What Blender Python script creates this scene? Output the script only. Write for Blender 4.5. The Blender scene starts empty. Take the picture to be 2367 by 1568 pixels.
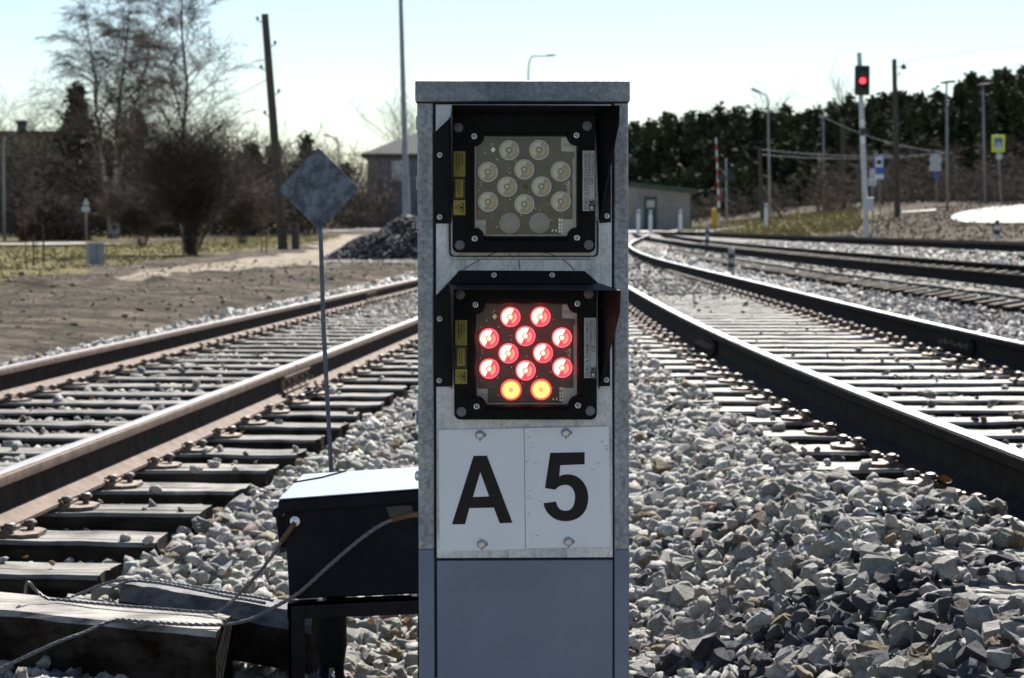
import bpy, bmesh, math, random
import numpy as np
from mathutils import Vector, Matrix

R = math.radians
rng = np.random.default_rng(7)
random.seed(7)
scene = bpy.context.scene
col = scene.collection

# ------------------------------------------------------------------ camera
F_PX, CX, CY, HORIZON = 4700.0, 1183.5, 784.0, 520.0      # in a 2367 x 1568 frame
PITCH = math.atan((CY - HORIZON) / F_PX)
CAM = Vector((0.0, 0.0, 1.0))
cam_data = bpy.data.cameras.new('camera')
cam_data.sensor_width = 36.0
cam_data.lens = F_PX / 2367.0 * 36.0
cam_data.clip_start = 0.05
cam_data.clip_end = 4000.0
cam_data.dof.use_dof = True
cam_data.dof.focus_distance = 3.85
cam_data.dof.aperture_fstop = 11.0
cam = bpy.data.objects.new('camera', cam_data)
cam.location = CAM
cam.rotation_euler = (math.pi / 2 - PITCH, 0, 0)
col.objects.link(cam)
scene.camera = cam

# ------------------------------------------------------------------ sky and sun
SUN_AZ, SUN_EL = 13.0, 43.0                                # degrees right of the view axis, above the horizon
world = bpy.data.worlds.new('World')
scene.world = world
world.use_nodes = True
wn = world.node_tree.nodes
sky = wn.new('ShaderNodeTexSky')
sky.sky_type = 'NISHITA'
sky.sun_disc = False
sky.sun_elevation = R(SUN_EL)
sky.sun_rotation = R(SUN_AZ)
sky.altitude = 0
sky.air_density = 1.0
sky.dust_density = 0.08
sky.ozone_density = 1.0
bg = wn['Background']
bg.inputs['Strength'].default_value = 0.062
world.node_tree.links.new(sky.outputs['Color'], bg.inputs['Color'])
sd = bpy.data.lights.new('sun', 'SUN')
sd.energy = 5.0
sd.angle = R(0.53)
sd.color = (1.0, 0.95, 0.86)
sun = bpy.data.objects.new('sun', sd)
sdir = Vector((math.sin(R(SUN_AZ)) * math.cos(R(SUN_EL)), math.cos(R(SUN_AZ)) * math.cos(R(SUN_EL)), math.sin(R(SUN_EL))))
sun.rotation_euler = sdir.to_track_quat('Z', 'Y').to_euler()
sun.location = (30, 40, 40)
col.objects.link(sun)
vs = scene.view_settings
vs.view_transform = 'Standard'
vs.look = 'None'
vs.gamma = 1.0
vs.exposure = 1.0
vs.use_curve_mapping = False
scene.cycles.use_denoising = True
scene.cycles.max_bounces = 6
scene.cycles.transparent_max_bounces = 16

# ------------------------------------------------------------------ pixel helpers (a pixel gives a direction only)
_fw = Vector((0, math.cos(PITCH), -math.sin(PITCH)))
_up = Vector((0, math.sin(PITCH), math.cos(PITCH)))
def ray(u, v):
    return _fw * F_PX + Vector((1, 0, 0)) * (u - CX) + _up * (CY - v)
def P(u, v, Y):
    d = ray(u, v)
    return CAM + d * (Y / d.y)
def G(u, v, z):
    d = ray(u, v)
    return CAM + d * ((z - CAM.z) / d.z)
def XU(u, Y):
    return (u - CX) / F_PX * Y
def zoomed(x0, y0, s):
    return lambda x, y: ((x0 + x / s) * 0.9246, (y0 + y / s) * 0.9246)

# ------------------------------------------------------------------ object helpers
WLOC = {}
def link(o):
    col.objects.link(o)
    return o
def tag(o, label=None, cat=None, group=None, kind=None):
    if label: o['label'] = label
    if cat: o['category'] = cat
    if group: o['group'] = group
    if kind: o['kind'] = kind
    return o
def thing(name, loc, label, cat, group=None):
    o = bpy.data.objects.new(name, None)
    o.empty_display_size = 0.1
    o.location = loc
    WLOC[o.name] = Vector(loc)
    link(o)
    return tag(o, label, cat, group)

class MB:
    def __init__(s):
        s.v = []; s.f = []
    def add(s, vs_, fs_):
        n = len(s.v)
        s.v.extend([tuple(p) for p in vs_])
        s.f.extend([tuple(i + n for i in f) for f in fs_])
        return s
    def box(s, c, size, rot=None):
        hx, hy, hz = size[0] / 2, size[1] / 2, size[2] / 2
        pts = [Vector((x, y, z)) for x in (-hx, hx) for y in (-hy, hy) for z in (-hz, hz)]
        if rot is not None: pts = [rot @ p for p in pts]
        c = Vector(c)
        return s.add([p + c for p in pts], [(0, 1, 3, 2), (4, 6, 7, 5), (0, 4, 5, 1), (2, 3, 7, 6), (0, 2, 6, 4), (1, 5, 7, 3)])
    def prism(s, pts, vec):
        pts = [Vector(p) for p in pts]; vec = Vector(vec); n = len(pts)
        fs_ = [tuple(range(n - 1, -1, -1)), tuple(range(n, 2 * n))] + [(i, (i + 1) % n, (i + 1) % n + n, i + n) for i in range(n)]
        return s.add(pts + [p + vec for p in pts], fs_)
    def tube(s, path, r, n=8, caps=True):
        path = [Vector(p) for p in path]
        rs = r if isinstance(r, (list, tuple)) else [r] * len(path)
        vs_ = []; fs_ = []; ref = None
        for i, p in enumerate(path):
            t = (path[min(i + 1, len(path) - 1)] - path[max(i - 1, 0)])
            t = t.normalized() if t.length > 1e-9 else Vector((0, 0, 1))
            if ref is None:
                ref = Vector((1, 0, 0)) if abs(t.x) < 0.8 else Vector((0, 1, 0))
            a = ref - t * ref.dot(t)
            if a.length < 1e-6: a = t.orthogonal()
            a.normalize(); ref = a; b = t.cross(a)
            for k in range(n):
                an = 2 * math.pi * k / n
                vs_.append(p + (a * math.cos(an) + b * math.sin(an)) * rs[i])
        for i in range(len(path) - 1):
            for k in range(n):
                fs_.append((i * n + k, i * n + (k + 1) % n, (i + 1) * n + (k + 1) % n, (i + 1) * n + k))
        if caps:
            fs_.append(tuple(range(n - 1, -1, -1)))
            m = (len(path) - 1) * n
            fs_.append(tuple(range(m, m + n)))
        return s.add(vs_, fs_)
    def lathe(s, c, axis, prof, n=24, caps=True):
        c = Vector(c); ax = Vector(axis).normalized(); a = ax.orthogonal().normalized(); b = ax.cross(a)
        vs_ = []; fs_ = []
        for (r, h) in prof:
            for k in range(n):
                an = 2 * math.pi * k / n
                vs_.append(c + ax * h + (a * math.cos(an) + b * math.sin(an)) * r)
        for i in range(len(prof) - 1):
            for k in range(n):
                fs_.append((i * n + k, i * n + (k + 1) % n, (i + 1) * n + (k + 1) % n, (i + 1) * n + k))
        if caps:
            fs_.append(tuple(range(n - 1, -1, -1)))
            m = (len(prof) - 1) * n
            fs_.append(tuple(range(m, m + n)))
        return s.add(vs_, fs_)
    def build(s, name, mat, parent=None, smooth=False, bevel=0, fix=True, origin=None):
        me = bpy.data.meshes.new(name)
        V = np.array(s.v, dtype=float)
        if origin is None:
            c = (V.min(0) + V.max(0)) / 2
            if parent is None: c[2] = V[:, 2].min()
        else:
            c = np.array(origin, dtype=float)
        me.from_pydata((V - c).tolist(), [], s.f)
        if fix:
            bm = bmesh.new(); bm.from_mesh(me)
            bmesh.ops.recalc_face_normals(bm, faces=bm.faces)
            bm.to_mesh(me); bm.free()
        me.materials.append(mat)
        if smooth:
            for p in me.polygons: p.use_smooth = True
            if smooth == 'auto':
                me.set_sharp_from_angle(angle=R(35))
        o = bpy.data.objects.new(name, me)
        link(o)
        if parent is not None:
            o.parent = parent
            o.location = Vector(c) - WLOC.get(parent.name, Vector())
        else:
            o.location = c
        WLOC[o.name] = Vector(c)
        if bevel:
            b = o.modifiers.new('bevel', 'BEVEL'); b.width = bevel; b.segments = 2; b.limit_method = 'ANGLE'; b.angle_limit = R(40)
        return o

# ------------------------------------------------------------------ materials
def new_mat(name):
    m = bpy.data.materials.new(name); m.use_nodes = True
    return m, m.node_tree.nodes, m.node_tree.links, m.node_tree.nodes['Principled BSDF']
def ramp(N, stops, interp='LINEAR'):
    r = N.new('ShaderNodeValToRGB'); r.color_ramp.interpolation = interp
    e = r.color_ramp.elements
    while len(e) < len(stops): e.new(0.5)
    for i, (p, c) in enumerate(stops):
        e[i].position = p; e[i].color = (c[0], c[1], c[2], 1)
    return r
def mat(name, c1, c2=None, scale=8.0, rough=0.7, metal=0.0, bump=0.0, bscale=None, stretch=None, detail=6.0, spec=0.5, lo=0.35, hi=0.65, rough2=None, coat=0.0):
    m, N, L, B = new_mat(name)
    B.inputs['Roughness'].default_value = rough
    B.inputs['Metallic'].default_value = metal
    B.inputs['Specular IOR Level'].default_value = spec
    B.inputs['Coat Weight'].default_value = coat
    B.inputs['Base Color'].default_value = (*c1, 1)
    if c2 is None and not bump: return m
    tc = N.new('ShaderNodeTexCoord'); mp = N.new('ShaderNodeMapping')
    L.new(tc.outputs['Object'], mp.inputs['Vector'])
    if stretch: mp.inputs['Scale'].default_value = stretch
    if c2 is not None:
        no = N.new('ShaderNodeTexNoise'); no.inputs['Scale'].default_value = scale; no.inputs['Detail'].default_value = detail
        no.inputs['Roughness'].default_value = 0.62
        L.new(mp.outputs[0], no.inputs['Vector'])
        r = ramp(N, [(lo, c1), (hi, c2)])
        L.new(no.outputs['Fac'], r.inputs['Fac']); L.new(r.outputs['Color'], B.inputs['Base Color'])
        if rough2 is not None:
            mr = N.new('ShaderNodeMapRange'); mr.inputs['To Min'].default_value = rough; mr.inputs['To Max'].default_value = rough2
            mr.inputs['From Min'].default_value = lo; mr.inputs['From Max'].default_value = hi
            L.new(no.outputs['Fac'], mr.inputs['Value']); L.new(mr.outputs[0], B.inputs['Roughness'])
    if bump:
        n2 = N.new('ShaderNodeTexNoise'); n2.inputs['Scale'].default_value = bscale or scale * 3; n2.inputs['Detail'].default_value = 5
        L.new(mp.outputs[0], n2.inputs['Vector'])
        bp = N.new('ShaderNodeBump'); bp.inputs['Strength'].default_value = bump; bp.inputs['Distance'].default_value = 0.02
        L.new(n2.outputs['Fac'], bp.inputs['Height']); L.new(bp.outputs[0], B.inputs['Normal'])
    return m
def emit(name, c, strength, rough=0.4):
    m, N, L, B = new_mat(name)
    B.inputs['Base Color'].default_value = (c[0] * 0.5, c[1] * 0.5, c[2] * 0.5, 1)
    B.inputs['Emission Color'].default_value = (*c, 1)
    B.inputs['Emission Strength'].default_value = strength
    B.inputs['Roughness'].default_value = rough
    return m

def stone_mat(name, wet=False):
    m, N, L, B = new_mat(name)
    at = N.new('ShaderNodeAttribute'); at.attribute_name = 'tint'
    tc = N.new('ShaderNodeTexCoord')
    n1 = N.new('ShaderNodeTexNoise'); n1.inputs['Scale'].default_value = 60; n1.inputs['Detail'].default_value = 6; n1.inputs['Roughness'].default_value = 0.7
    L.new(tc.outputs['Object'], n1.inputs['Vector'])
    mr = N.new('ShaderNodeMapRange'); mr.inputs['From Min'].default_value = 0.3; mr.inputs['From Max'].default_value = 0.7
    mr.inputs['To Min'].default_value = 0.62; mr.inputs['To Max'].default_value = 1.25
    L.new(n1.outputs['Fac'], mr.inputs['Value'])
    mx = N.new('ShaderNodeVectorMath'); mx.operation = 'SCALE'
    L.new(at.outputs['Color'], mx.inputs[0]); L.new(mr.outputs[0], mx.inputs['Scale'])
    L.new(mx.outputs[0], B.inputs['Base Color'])
    B.inputs['Roughness'].default_value = 0.75 if not wet else 0.2
    B.inputs['Specular IOR Level'].default_value = 0.35
    n2 = N.new('ShaderNodeTexNoise'); n2.inputs['Scale'].default_value = 130; n2.inputs['Detail'].default_value = 10; n2.inputs['Roughness'].default_value = 0.78
    L.new(tc.outputs['Object'], n2.inputs['Vector'])
    bp = N.new('ShaderNodeBump'); bp.inputs['Strength'].default_value = 0.9; bp.inputs['Distance'].default_value = 0.02
    L.new(n2.outputs['Fac'], bp.inputs['Height']); L.new(bp.outputs[0], B.inputs['Normal'])
    return m
M_STONE = stone_mat('crushed_limestone')

def wood_mat(name, pale, dark, rough=0.62, var=0.35, spec=0.35):
    m, N, L, B = new_mat(name)
    B.inputs['Specular IOR Level'].default_value = spec
    tc = N.new('ShaderNodeTexCoord'); mp = N.new('ShaderNodeMapping'); mp.inputs['Scale'].default_value = (1.6, 22, 22)
    oi = N.new('ShaderNodeObjectInfo')
    ad = N.new('ShaderNodeVectorMath'); ad.operation = 'ADD'
    L.new(tc.outputs['Object'], ad.inputs[0]); L.new(oi.outputs['Location'], ad.inputs[1]); L.new(ad.outputs[0], mp.inputs['Vector'])
    n1 = N.new('ShaderNodeTexNoise'); n1.inputs['Scale'].default_value = 1.5; n1.inputs['Detail'].default_value = 9; n1.inputs['Roughness'].default_value = 0.68
    L.new(mp.outputs[0], n1.inputs['Vector'])
    mid = tuple(0.55 * p + 0.45 * d for p, d in zip(pale, dark))
    r = ramp(N, [(0.34, dark), (0.44, mid), (0.56, pale), (0.75, tuple(min(1, x * 1.15) for x in pale))])
    L.new(n1.outputs['Fac'], r.inputs['Fac'])
    mr = N.new('ShaderNodeMapRange'); mr.inputs['To Min'].default_value = 1 - var; mr.inputs['To Max'].default_value = 1.1
    L.new(oi.outputs['Random'], mr.inputs['Value'])
    # blotches of oil and dirt
    n3 = N.new('ShaderNodeTexNoise'); n3.inputs['Scale'].default_value = 7.0; n3.inputs['Detail'].default_value = 5
    L.new(ad.outputs[0], n3.inputs['Vector'])
    r3 = ramp(N, [(0.32, (0.28, 0.25, 0.22)), (0.50, (0.92, 0.92, 0.92)), (0.62, (1.1, 1.1, 1.1))])
    L.new(n3.outputs['Fac'], r3.inputs['Fac'])
    mu = N.new('ShaderNodeVectorMath'); mu.operation = 'MULTIPLY'
    L.new(r.outputs['Color'], mu.inputs[0]); L.new(r3.outputs['Color'], mu.inputs[1])
    sc_ = N.new('ShaderNodeVectorMath'); sc_.operation = 'SCALE'
    L.new(mu.outputs[0], sc_.inputs[0]); L.new(mr.outputs[0], sc_.inputs['Scale'])
    L.new(sc_.outputs[0], B.inputs['Base Color'])
    B.inputs['Roughness'].default_value = rough
    bp = N.new('ShaderNodeBump'); bp.inputs['Strength'].default_value = 0.7; bp.inputs['Distance'].default_value = 0.01
    L.new(n1.outputs['Fac'], bp.inputs['Height']); L.new(bp.outputs[0], B.inputs['Normal'])
    return m
M_SLEEPER = wood_mat('weathered_sleeper_wood', (0.30, 0.28, 0.25), (0.04, 0.034, 0.029), rough=0.72)
M_SLEEPER_PALE = wood_mat('bleached_glare_sleeper_wood', (0.41, 0.38, 0.335), (0.09, 0.075, 0.062), rough=0.62)  # paler than the left track's wood: sun glare put into the colour
M_TAR_SHADE = wood_mat('tarred_shaded_sleeper_side', (0.050, 0.042, 0.036), (0.014, 0.012, 0.010), rough=0.9, spec=0.04)  # tarred wood, with the shade of the side faces put into its colour
M_SLEEPER_OLD = wood_mat('brown_old_sleeper_wood', (0.20, 0.175, 0.14), (0.05, 0.042, 0.034), rough=0.85)
M_TIMBER = wood_mat('old_timber', (0.42, 0.39, 0.35), (0.06, 0.05, 0.045), rough=0.6)
M_TIMBER_DARK = wood_mat('tarred_timber', (0.16, 0.155, 0.16), (0.03, 0.027, 0.027), rough=0.5)
M_RUST = mat('rusty_rail_steel', (0.13, 0.088, 0.068), (0.22, 0.158, 0.125), scale=14, rough=0.78, metal=0.0, bump=0.15, bscale=120, spec=0.25)
M_WEB_SHADE = mat('rusty_web_shade', (0.020, 0.014, 0.012), (0.045, 0.032, 0.026), scale=14, rough=0.8, bump=0.15, bscale=120, spec=0.08)  # dark rust with the shadow under the rail head put into the colour
M_DARKRAIL = mat('dark_rail_steel', (0.009, 0.0075, 0.007), (0.022, 0.017, 0.014), scale=14, rough=0.8, metal=0.0, bump=0.15, bscale=120, spec=0.06)
M_HEAD_DULL = mat('worn_rail_head', (0.30, 0.26, 0.25), (0.48, 0.44, 0.43), scale=3, rough=0.38, metal=0.75, stretch=(30, 1, 30))
M_HEAD = mat('polished_rail_head', (0.42, 0.44, 0.48), (0.60, 0.62, 0.66), scale=3, rough=0.24, metal=0.95, stretch=(30, 1, 30), rough2=0.34)
M_PLATE = mat('rusty_fastening_steel', (0.10, 0.07, 0.055), (0.22, 0.17, 0.14), scale=40, rough=0.5, metal=0.4, bump=0.3, bscale=150)
M_SPIKE = mat('worn_spike_steel', (0.09, 0.075, 0.065), (0.20, 0.175, 0.155), scale=60, rough=0.5, metal=0.4)
# ------------------------------------------------------------------ track centre lines and terrain height
def spline(ys, xs):
    ys = np.array(ys, float); xs = np.array(xs, float); n = len(ys)
    h = np.diff(ys); A = np.zeros((n, n)); b = np.zeros(n); A[0, 0] = A[-1, -1] = 1
    for i in range(1, n - 1):
        A[i, i - 1] = h[i - 1]; A[i, i] = 2 * (h[i - 1] + h[i]); A[i, i + 1] = h[i]
        b[i] = 6 * ((xs[i + 1] - xs[i]) / h[i] - (xs[i] - xs[i - 1]) / h[i - 1])
    m = np.linalg.solve(A, b)
    def f(y):
        y = np.clip(np.asarray(y, float), ys[0], ys[-1])
        i = np.clip(np.searchsorted(ys, y) - 1, 0, n - 2)
        hi = h[i]; a = (ys[i + 1] - y) / hi; c = (y - ys[i]) / hi
        return a * xs[i] + c * xs[i + 1] + ((a ** 3 - a) * m[i] + (c ** 3 - c) * m[i + 1]) * hi ** 2 / 6
    return f
HG = 0.797                                                 # half the distance between rail centres
T1 = spline([-4, 2, 6.65, 12, 17.6, 31, 42, 54], [-3.29, -2.83, -2.472, -2.06, -1.629, -0.60, 0.32, 1.55])
T2 = spline([-4, 3.5, 5.9, 7.76, 8.9, 12.5, 21.6, 30, 37, 58, 70, 90, 121, 157, 196],
            [2.75, 2.40, 2.284, 2.20, 2.158, 2.072, 2.05, 2.05, 2.06, 2.62, 3.25, 4.9, 7.4, 9.6, 10.8])
T3 = spline([2, 12, 24.5, 37.6, 52.4, 89, 130, 196], [7.9, 7.4, 6.95, 6.60, 6.52, 6.85, 8.4, 11.9])
T4 = spline([10, 25, 42.3, 63.5, 90, 125, 196], [12.6, 12.0, 11.40, 10.60, 9.95, 9.55, 12.6])
def sm(a, b, y):
    t = np.clip((np.asarray(y, float) - a) / (b - a), 0, 1); return t * t * (3 - 2 * t)
def rail1(y): return 0.19 + 0.142 * sm(30, 50, y)          # height of the rail heads
def rail2(y): return 0.332 + 0.14 * sm(60, 110, y)
def rail3(y): return 0.40 + 0.08 * sm(60, 110, y)
def rail4(y): return 0.60 + 0.0 * np.asarray(y, float)
RH, PL = 0.165, 0.015                                       # rail and base plate height
def H(x, y):
    x = np.atleast_1d(np.asarray(x, float)); y = np.atleast_1d(np.asarray(y, float))
    x, y = np.broadcast_arrays(x, y)
    t1, t2, t3, t4 = T1(y), T2(y), T3(y), T4(y)
    zl = np.interp(y, [-50, 0, 10, 30, 57, 100, 175, 260, 600], [-.06, -.05, -.02, .10, .15, .30, .80, 1.3, 2.5])
    s1 = rail1(y) - RH - PL - 0.095 + .05 * sm(14, 26, y); s2 = rail2(y) - RH - PL - 0.075 + .085 * sm(17, 27, y); s3 = rail3(y) - RH - PL - 0.04; s4 = rail4(y) - RH - PL - 0.04
    val = np.minimum(s1, s2) - 0.06 + 0.06 * sm(14, 40, y)
    bump2 = 0.11 * (1 - sm(5.9, 6.9, y))
    yr = 0.40 * sm(105, 150, y) + 1.25 * sm(150, 215, y)
    nx = [np.full_like(x, -900.0), t1 - 3.0, t1 - 1.7, t1 - .72, t1 - .6, t1 + .6, t1 + .72, t1 + 1.30, t1 + 1.42, np.minimum(t1 + 2.1, t2 - 2.2), np.maximum(t1 + 2.1, t2 - 2.2), t2 - 1.48, t2 - 1.22, t2 - 0.98, t2 - .72, t2 - .6, t2 + .6, t2 + .72, t2 + 1.35, t2 + 2.3,
          t3 - 1.9, t3 - 1.05, t3 - .72, t3 + 1.3, t4 - 1.4, t4 + 1.6, t4 + 2.6, t4 + 17.0, np.full_like(x, 900.0)]
    nz = [zl, zl, s1, s1, s1 + .05, s1 + .05, s1, s1, s1 + .045, val, val, s2 + .065 + bump2 * .6, s2 + .055 + bump2 * .6, s2 + bump2, s2 + bump2, s2 + .005 + bump2, s2 + .005 + bump2, s2 + bump2 * 0.5, s2 + bump2 * 0.5, s2 - 0.05, s3 - 0.27, s3 - .16, s3 - .02, s3, s4, s4, s4, s4 + 1.75, s4 + 6.0]
    nz = [nz[0], nz[1]] + [a + yr * (1 if i > 0 else 0) for i, a in enumerate(nz[2:], 1)]
    z = np.array(nz[-1], float).copy()
    acc = nx[0]
    done = np.zeros(x.shape, bool)
    for i in range(len(nx) - 1):
        lo = acc; hi = np.maximum(nx[i + 1], lo + 1e-4); acc = hi
        k = (~done) & (x <= hi)
        t = np.clip((x - lo) / (hi - lo), 0, 1)
        z[k] = (nz[i] + (nz[i + 1] - nz[i]) * t)[k]
        done |= k
    # hollow in front of the old timbers
    z = z - 0.10 * sm(-1.9, -1.45, x) * (1 - sm(-.75, -.45, x)) * sm(4.2, 4.5, y) * (1 - sm(5.2, 5.5, y))
    # lumpy earth away from the tracks
    away = sm(2.6, 4.5, t1 - x) + sm(2.6, 4.0, x - t4)
    lump = 0.5 * np.sin(x * 1.7 + 1.3 * np.sin(y * 0.31)) * np.sin(y * 0.9 + np.sin(x * 0.8)) + 0.5 * np.sin(x * 4.1 + y * 0.7) * np.sin(y * 2.3 - x * 0.9)
    z = z + away * lump * 0.035
    for (rx, ry, sl, am, wd) in ((-7.6, 27.0, .34, .075, .30), (-6.0, 33.0, .30, .06, .35), (-6.2, 22.0, .42, .05, .22), (-9.5, 36.0, .36, .07, .4)):
        dd = (x - rx) - sl * (y - ry) + .35 * np.sin(y * .55 + rx)
        z = z + away * am * np.exp(-(dd / wd) ** 2) * np.exp(-((y - ry) / 8) ** 2) * (1 + .5 * np.sin(y * 3.1 + x * 2))
    return z
def h1(x, y): return float(H(x, y)[0])

# ------------------------------------------------------------------ ground sheet
def inpoly(x, y, poly):
    c = np.zeros(x.shape, bool); n = len(poly)
    for i in range(n):
        x1, y1 = poly[i]; x2, y2 = poly[(i + 1) % n]
        k = ((y1 > y) != (y2 > y)) & (x < (x2 - x1) * (y - y1) / ((y2 - y1) if y2 != y1 else 1e-9) + x1)
        c ^= k
    return c
def axis(spans):
    out = []
    for a, b, n in spans: out += list(np.linspace(a, b, n, endpoint=False))
    return np.array(out + [spans[-1][1]])
gx = axis([(-800, -200, 8), (-200, -60, 24), (-60, -20, 60), (-20, -2, 90), (-2, 16, 60), (16, 60, 120), (60, 200, 24), (200, 800, 8)])
gy = axis([(-40, 0, 8), (0, 10, 20), (10, 60, 170), (60, 150, 130), (150, 300, 50), (300, 1500, 14)])
def grid_mesh(name, xs, ys, zfun):
    X, Y = np.meshgrid(xs, ys); Z = zfun(X, Y)
    V = np.stack([X, Y, Z], -1).reshape(-1, 3)
    nx_, ny_ = len(xs), len(ys)
    i = np.arange(ny_ - 1)[:, None] * nx_ + np.arange(nx_ - 1)[None, :]
    Fq = np.stack([i, i + 1, i + 1 + nx_, i + nx_], -1).reshape(-1, 4)
    me = bpy.data.meshes.new(name); me.from_pydata(V.tolist(), [], Fq.tolist())
    for p in me.polygons: p.use_smooth = True
    return me, V
def in_bed(x, y):
    return (x > T1(y) - 2.3) & (x < T4(y) + 2.4) & (y < 190) & (y > 1)
def bed_depth(X, Y):
    # the ground dips well under the ballast so that the ballast sheet lies on top
    d = np.minimum(X - (T1(Y) - 2.2), (T4(Y) + 2.3) - X)
    d = np.minimum(d, np.minimum(Y - 1.0, 188 - Y))
    return np.clip(d / 0.5, 0, 1)
me, V = grid_mesh('ground', gx, gy, lambda X, Y: H(X, Y).reshape(X.shape) - 0.10 * bed_depth(X, Y))
def gpoly(pts):   # outline given in picture pixels, laid on the flat ground of that side
    out = []
    for (u, v) in pts:
        z = 0.15
        for _ in range(30):
            p = G(u, v, z); z = 0.5 * z + 0.5 * min(h1(p.x, p.y), 0.93)
        out.append((p.x, p.y))
    return out
GRASS_L = gpoly([(-400, 700), (0, 655), (150, 628), (330, 604), (560, 580), (700, 566), (790, 548), (700, 544), (520, 552), (250, 566), (-400, 585)])
PATH_L = gpoly([(215, 648), (400, 612), (600, 594), (740, 574), (790, 550), (845, 545), (850, 575), (960, 590), (980, 617), (700, 610), (430, 632), (260, 655)])
PATH_DRY = gpoly([(700, 588), (740, 566), (780, 546), (830, 542), (846, 560), (830, 600)])
GRASS_R = [(9.5, 128), (11.5, 101), (13.2, 93), (15.2, 90), (17.8, 102), (20.2, 118), (24.5, 143), (15, 150)]
def soft(poly, jit):
    jx = V[:, 0] + jit * np.sin(V[:, 1] * 0.9 + V[:, 0] * 2.1) * np.clip(V[:, 1] / 50, .4, 3)
    jy = V[:, 1] + 3 * jit * np.sin(V[:, 0] * 1.9 + V[:, 1] * 0.35)
    return inpoly(jx, jy, poly).astype(float)
ga = np.maximum(soft(GRASS_L, 0.35), soft(GRASS_R, 0.5))
pa = np.maximum(soft(PATH_L, 0.25) * 0.75, soft(PATH_DRY, 0.2))
ga = np.maximum(ga * (1 - pa), ((V[:, 0] < -18) | (V[:, 1] > 190)).astype(float) * 0.8)
for nm, arr in (('grass', ga), ('path', pa)):
    a = me.attributes.new(nm, 'FLOAT', 'POINT'); a.data.foreach_set('value', arr.astype(np.float32))
def ground_mat():
    m, N, L, B = new_mat('bare_earth_and_winter_grass')
    tc = N.new('ShaderNodeTexCoord')
    def noise(s, d=8, r=0.65):
        n = N.new('ShaderNodeTexNoise'); n.inputs['Scale'].default_value = s; n.inputs['Detail'].default_value = d; n.inputs['Roughness'].default_value = r
        L.new(tc.outputs['Object'], n.inputs['Vector']); return n
    n1, n2, n3 = noise(1.1), noise(9.0), noise(0.35)
    dirt = ramp(N, [(0.36, (0.045, 0.036, 0.028)), (0.5, (0.135, 0.108, 0.080)), (0.63, (0.27, 0.225, 0.175))]); L.new(n1.outputs['Fac'], dirt.inputs['Fac'])
    d2 = ramp(N, [(0.38, (0.30, 0.29, 0.28)), (0.54, (1.05, 1.03, 1.0))]); L.new(n2.outputs['Fac'], d2.inputs['Fac'])
    mu = N.new('ShaderNodeMix'); mu.data_type = 'RGBA'; mu.blend_type = 'MULTIPLY'; mu.inputs['Factor'].default_value = 1
    L.new(dirt.outputs['Color'], mu.inputs['A']); L.new(d2.outputs['Color'], mu.inputs['B'])
    grass = ramp(N, [(0.3, (0.15, 0.125, 0.05)), (0.5, (0.245, 0.21, 0.08)), (0.7, (0.33, 0.28, 0.135))]); L.new(n2.outputs['Fac'], grass.inputs['Fac'])
    path = ramp(N, [(0.3, (0.34, 0.28, 0.21)), (0.65, (0.58, 0.50, 0.40))]); L.new(n1.outputs['Fac'], path.inputs['Fac'])
    def masked(attr, a, b):
        at = N.new('ShaderNodeAttribute'); at.attribute_name = attr
        ad = N.new('ShaderNodeMath'); ad.operation = 'ADD'
        sb = N.new('ShaderNodeMath'); sb.operation = 'SUBTRACT'; sb.inputs[1].default_value = 0.5
        L.new(n2.outputs['Fac'], sb.inputs[0]); L.new(at.outputs['Fac'], ad.inputs[0]); L.new(sb.outputs[0], ad.inputs[1])
        r = ramp(N, [(0.38, (0, 0, 0)), (0.62, (1, 1, 1))]); L.new(ad.outputs[0], r.inputs['Fac'])
        mx = N.new('ShaderNodeMix'); mx.data_type = 'RGBA'
        L.new(r.outputs['Color'], mx.inputs['Factor']); L.new(a, mx.inputs['A']); L.new(b, mx.inputs['B'])
        return mx.outputs['Result']
    c = masked('grass', mu.outputs['Result'], grass.outputs['Color'])
    c = masked('path', c, path.outputs['Color'])
    L.new(c, B.inputs['Base Color'])
    B.inputs['Roughness'].default_value = 0.95; B.inputs['Specular IOR Level'].default_value = 0.15
    bp = N.new('ShaderNodeBump'); bp.inputs['Strength'].default_value = 1.0; bp.inputs['Distance'].default_value = 0.30
    hs_ = N.new('ShaderNodeMath'); hs_.operation = 'ADD'; n4 = noise(2.2, 9, .7); L.new(n4.outputs['Fac'], hs_.inputs[0]); L.new(n1.outputs['Fac'], hs_.inputs[1])
    L.new(hs_.outputs[0], bp.inputs['Height']); L.new(bp.outputs[0], B.inputs['Normal'])
    return m
me.materials.append(ground_mat())
ground = link(bpy.data.objects.new('ground', me)); tag(ground, 'bare brown earth with yellowish winter grass', kind='structure')

# ------------------------------------------------------------------ ballast sheet under the stones
def gravel_mat():
    m, N, L, B = new_mat('ballast_gravel')
    tc = N.new('ShaderNodeTexCoord')
    vo = N.new('ShaderNodeTexVoronoi'); vo.inputs['Scale'].default_value = 16; L.new(tc.outputs['Object'], vo.inputs['Vector'])
    r = ramp(N, [(0.0, (0.09, 0.085, 0.08)), (0.35, (0.22, 0.21, 0.19)), (0.7, (0.34, 0.32, 0.29)), (1.0, (0.46, 0.44, 0.41))])
    sp = N.new('ShaderNodeSeparateColor'); L.new(vo.outputs['Color'], sp.inputs[0]); L.new(sp.outputs[0], r.inputs['Fac'])
    L.new(r.outputs['Color'], B.inputs['Base Color']); B.inputs['Roughness'].default_value = 0.9
    bp = N.new('ShaderNodeBump'); bp.invert = True; bp.inputs['Strength'].default_value = 1.0; bp.inputs['Distance'].default_value = 0.06
    L.new(vo.outputs['Distance'], bp.inputs['Height']); L.new(bp.outputs[0], B.inputs['Normal'])
    return m
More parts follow.
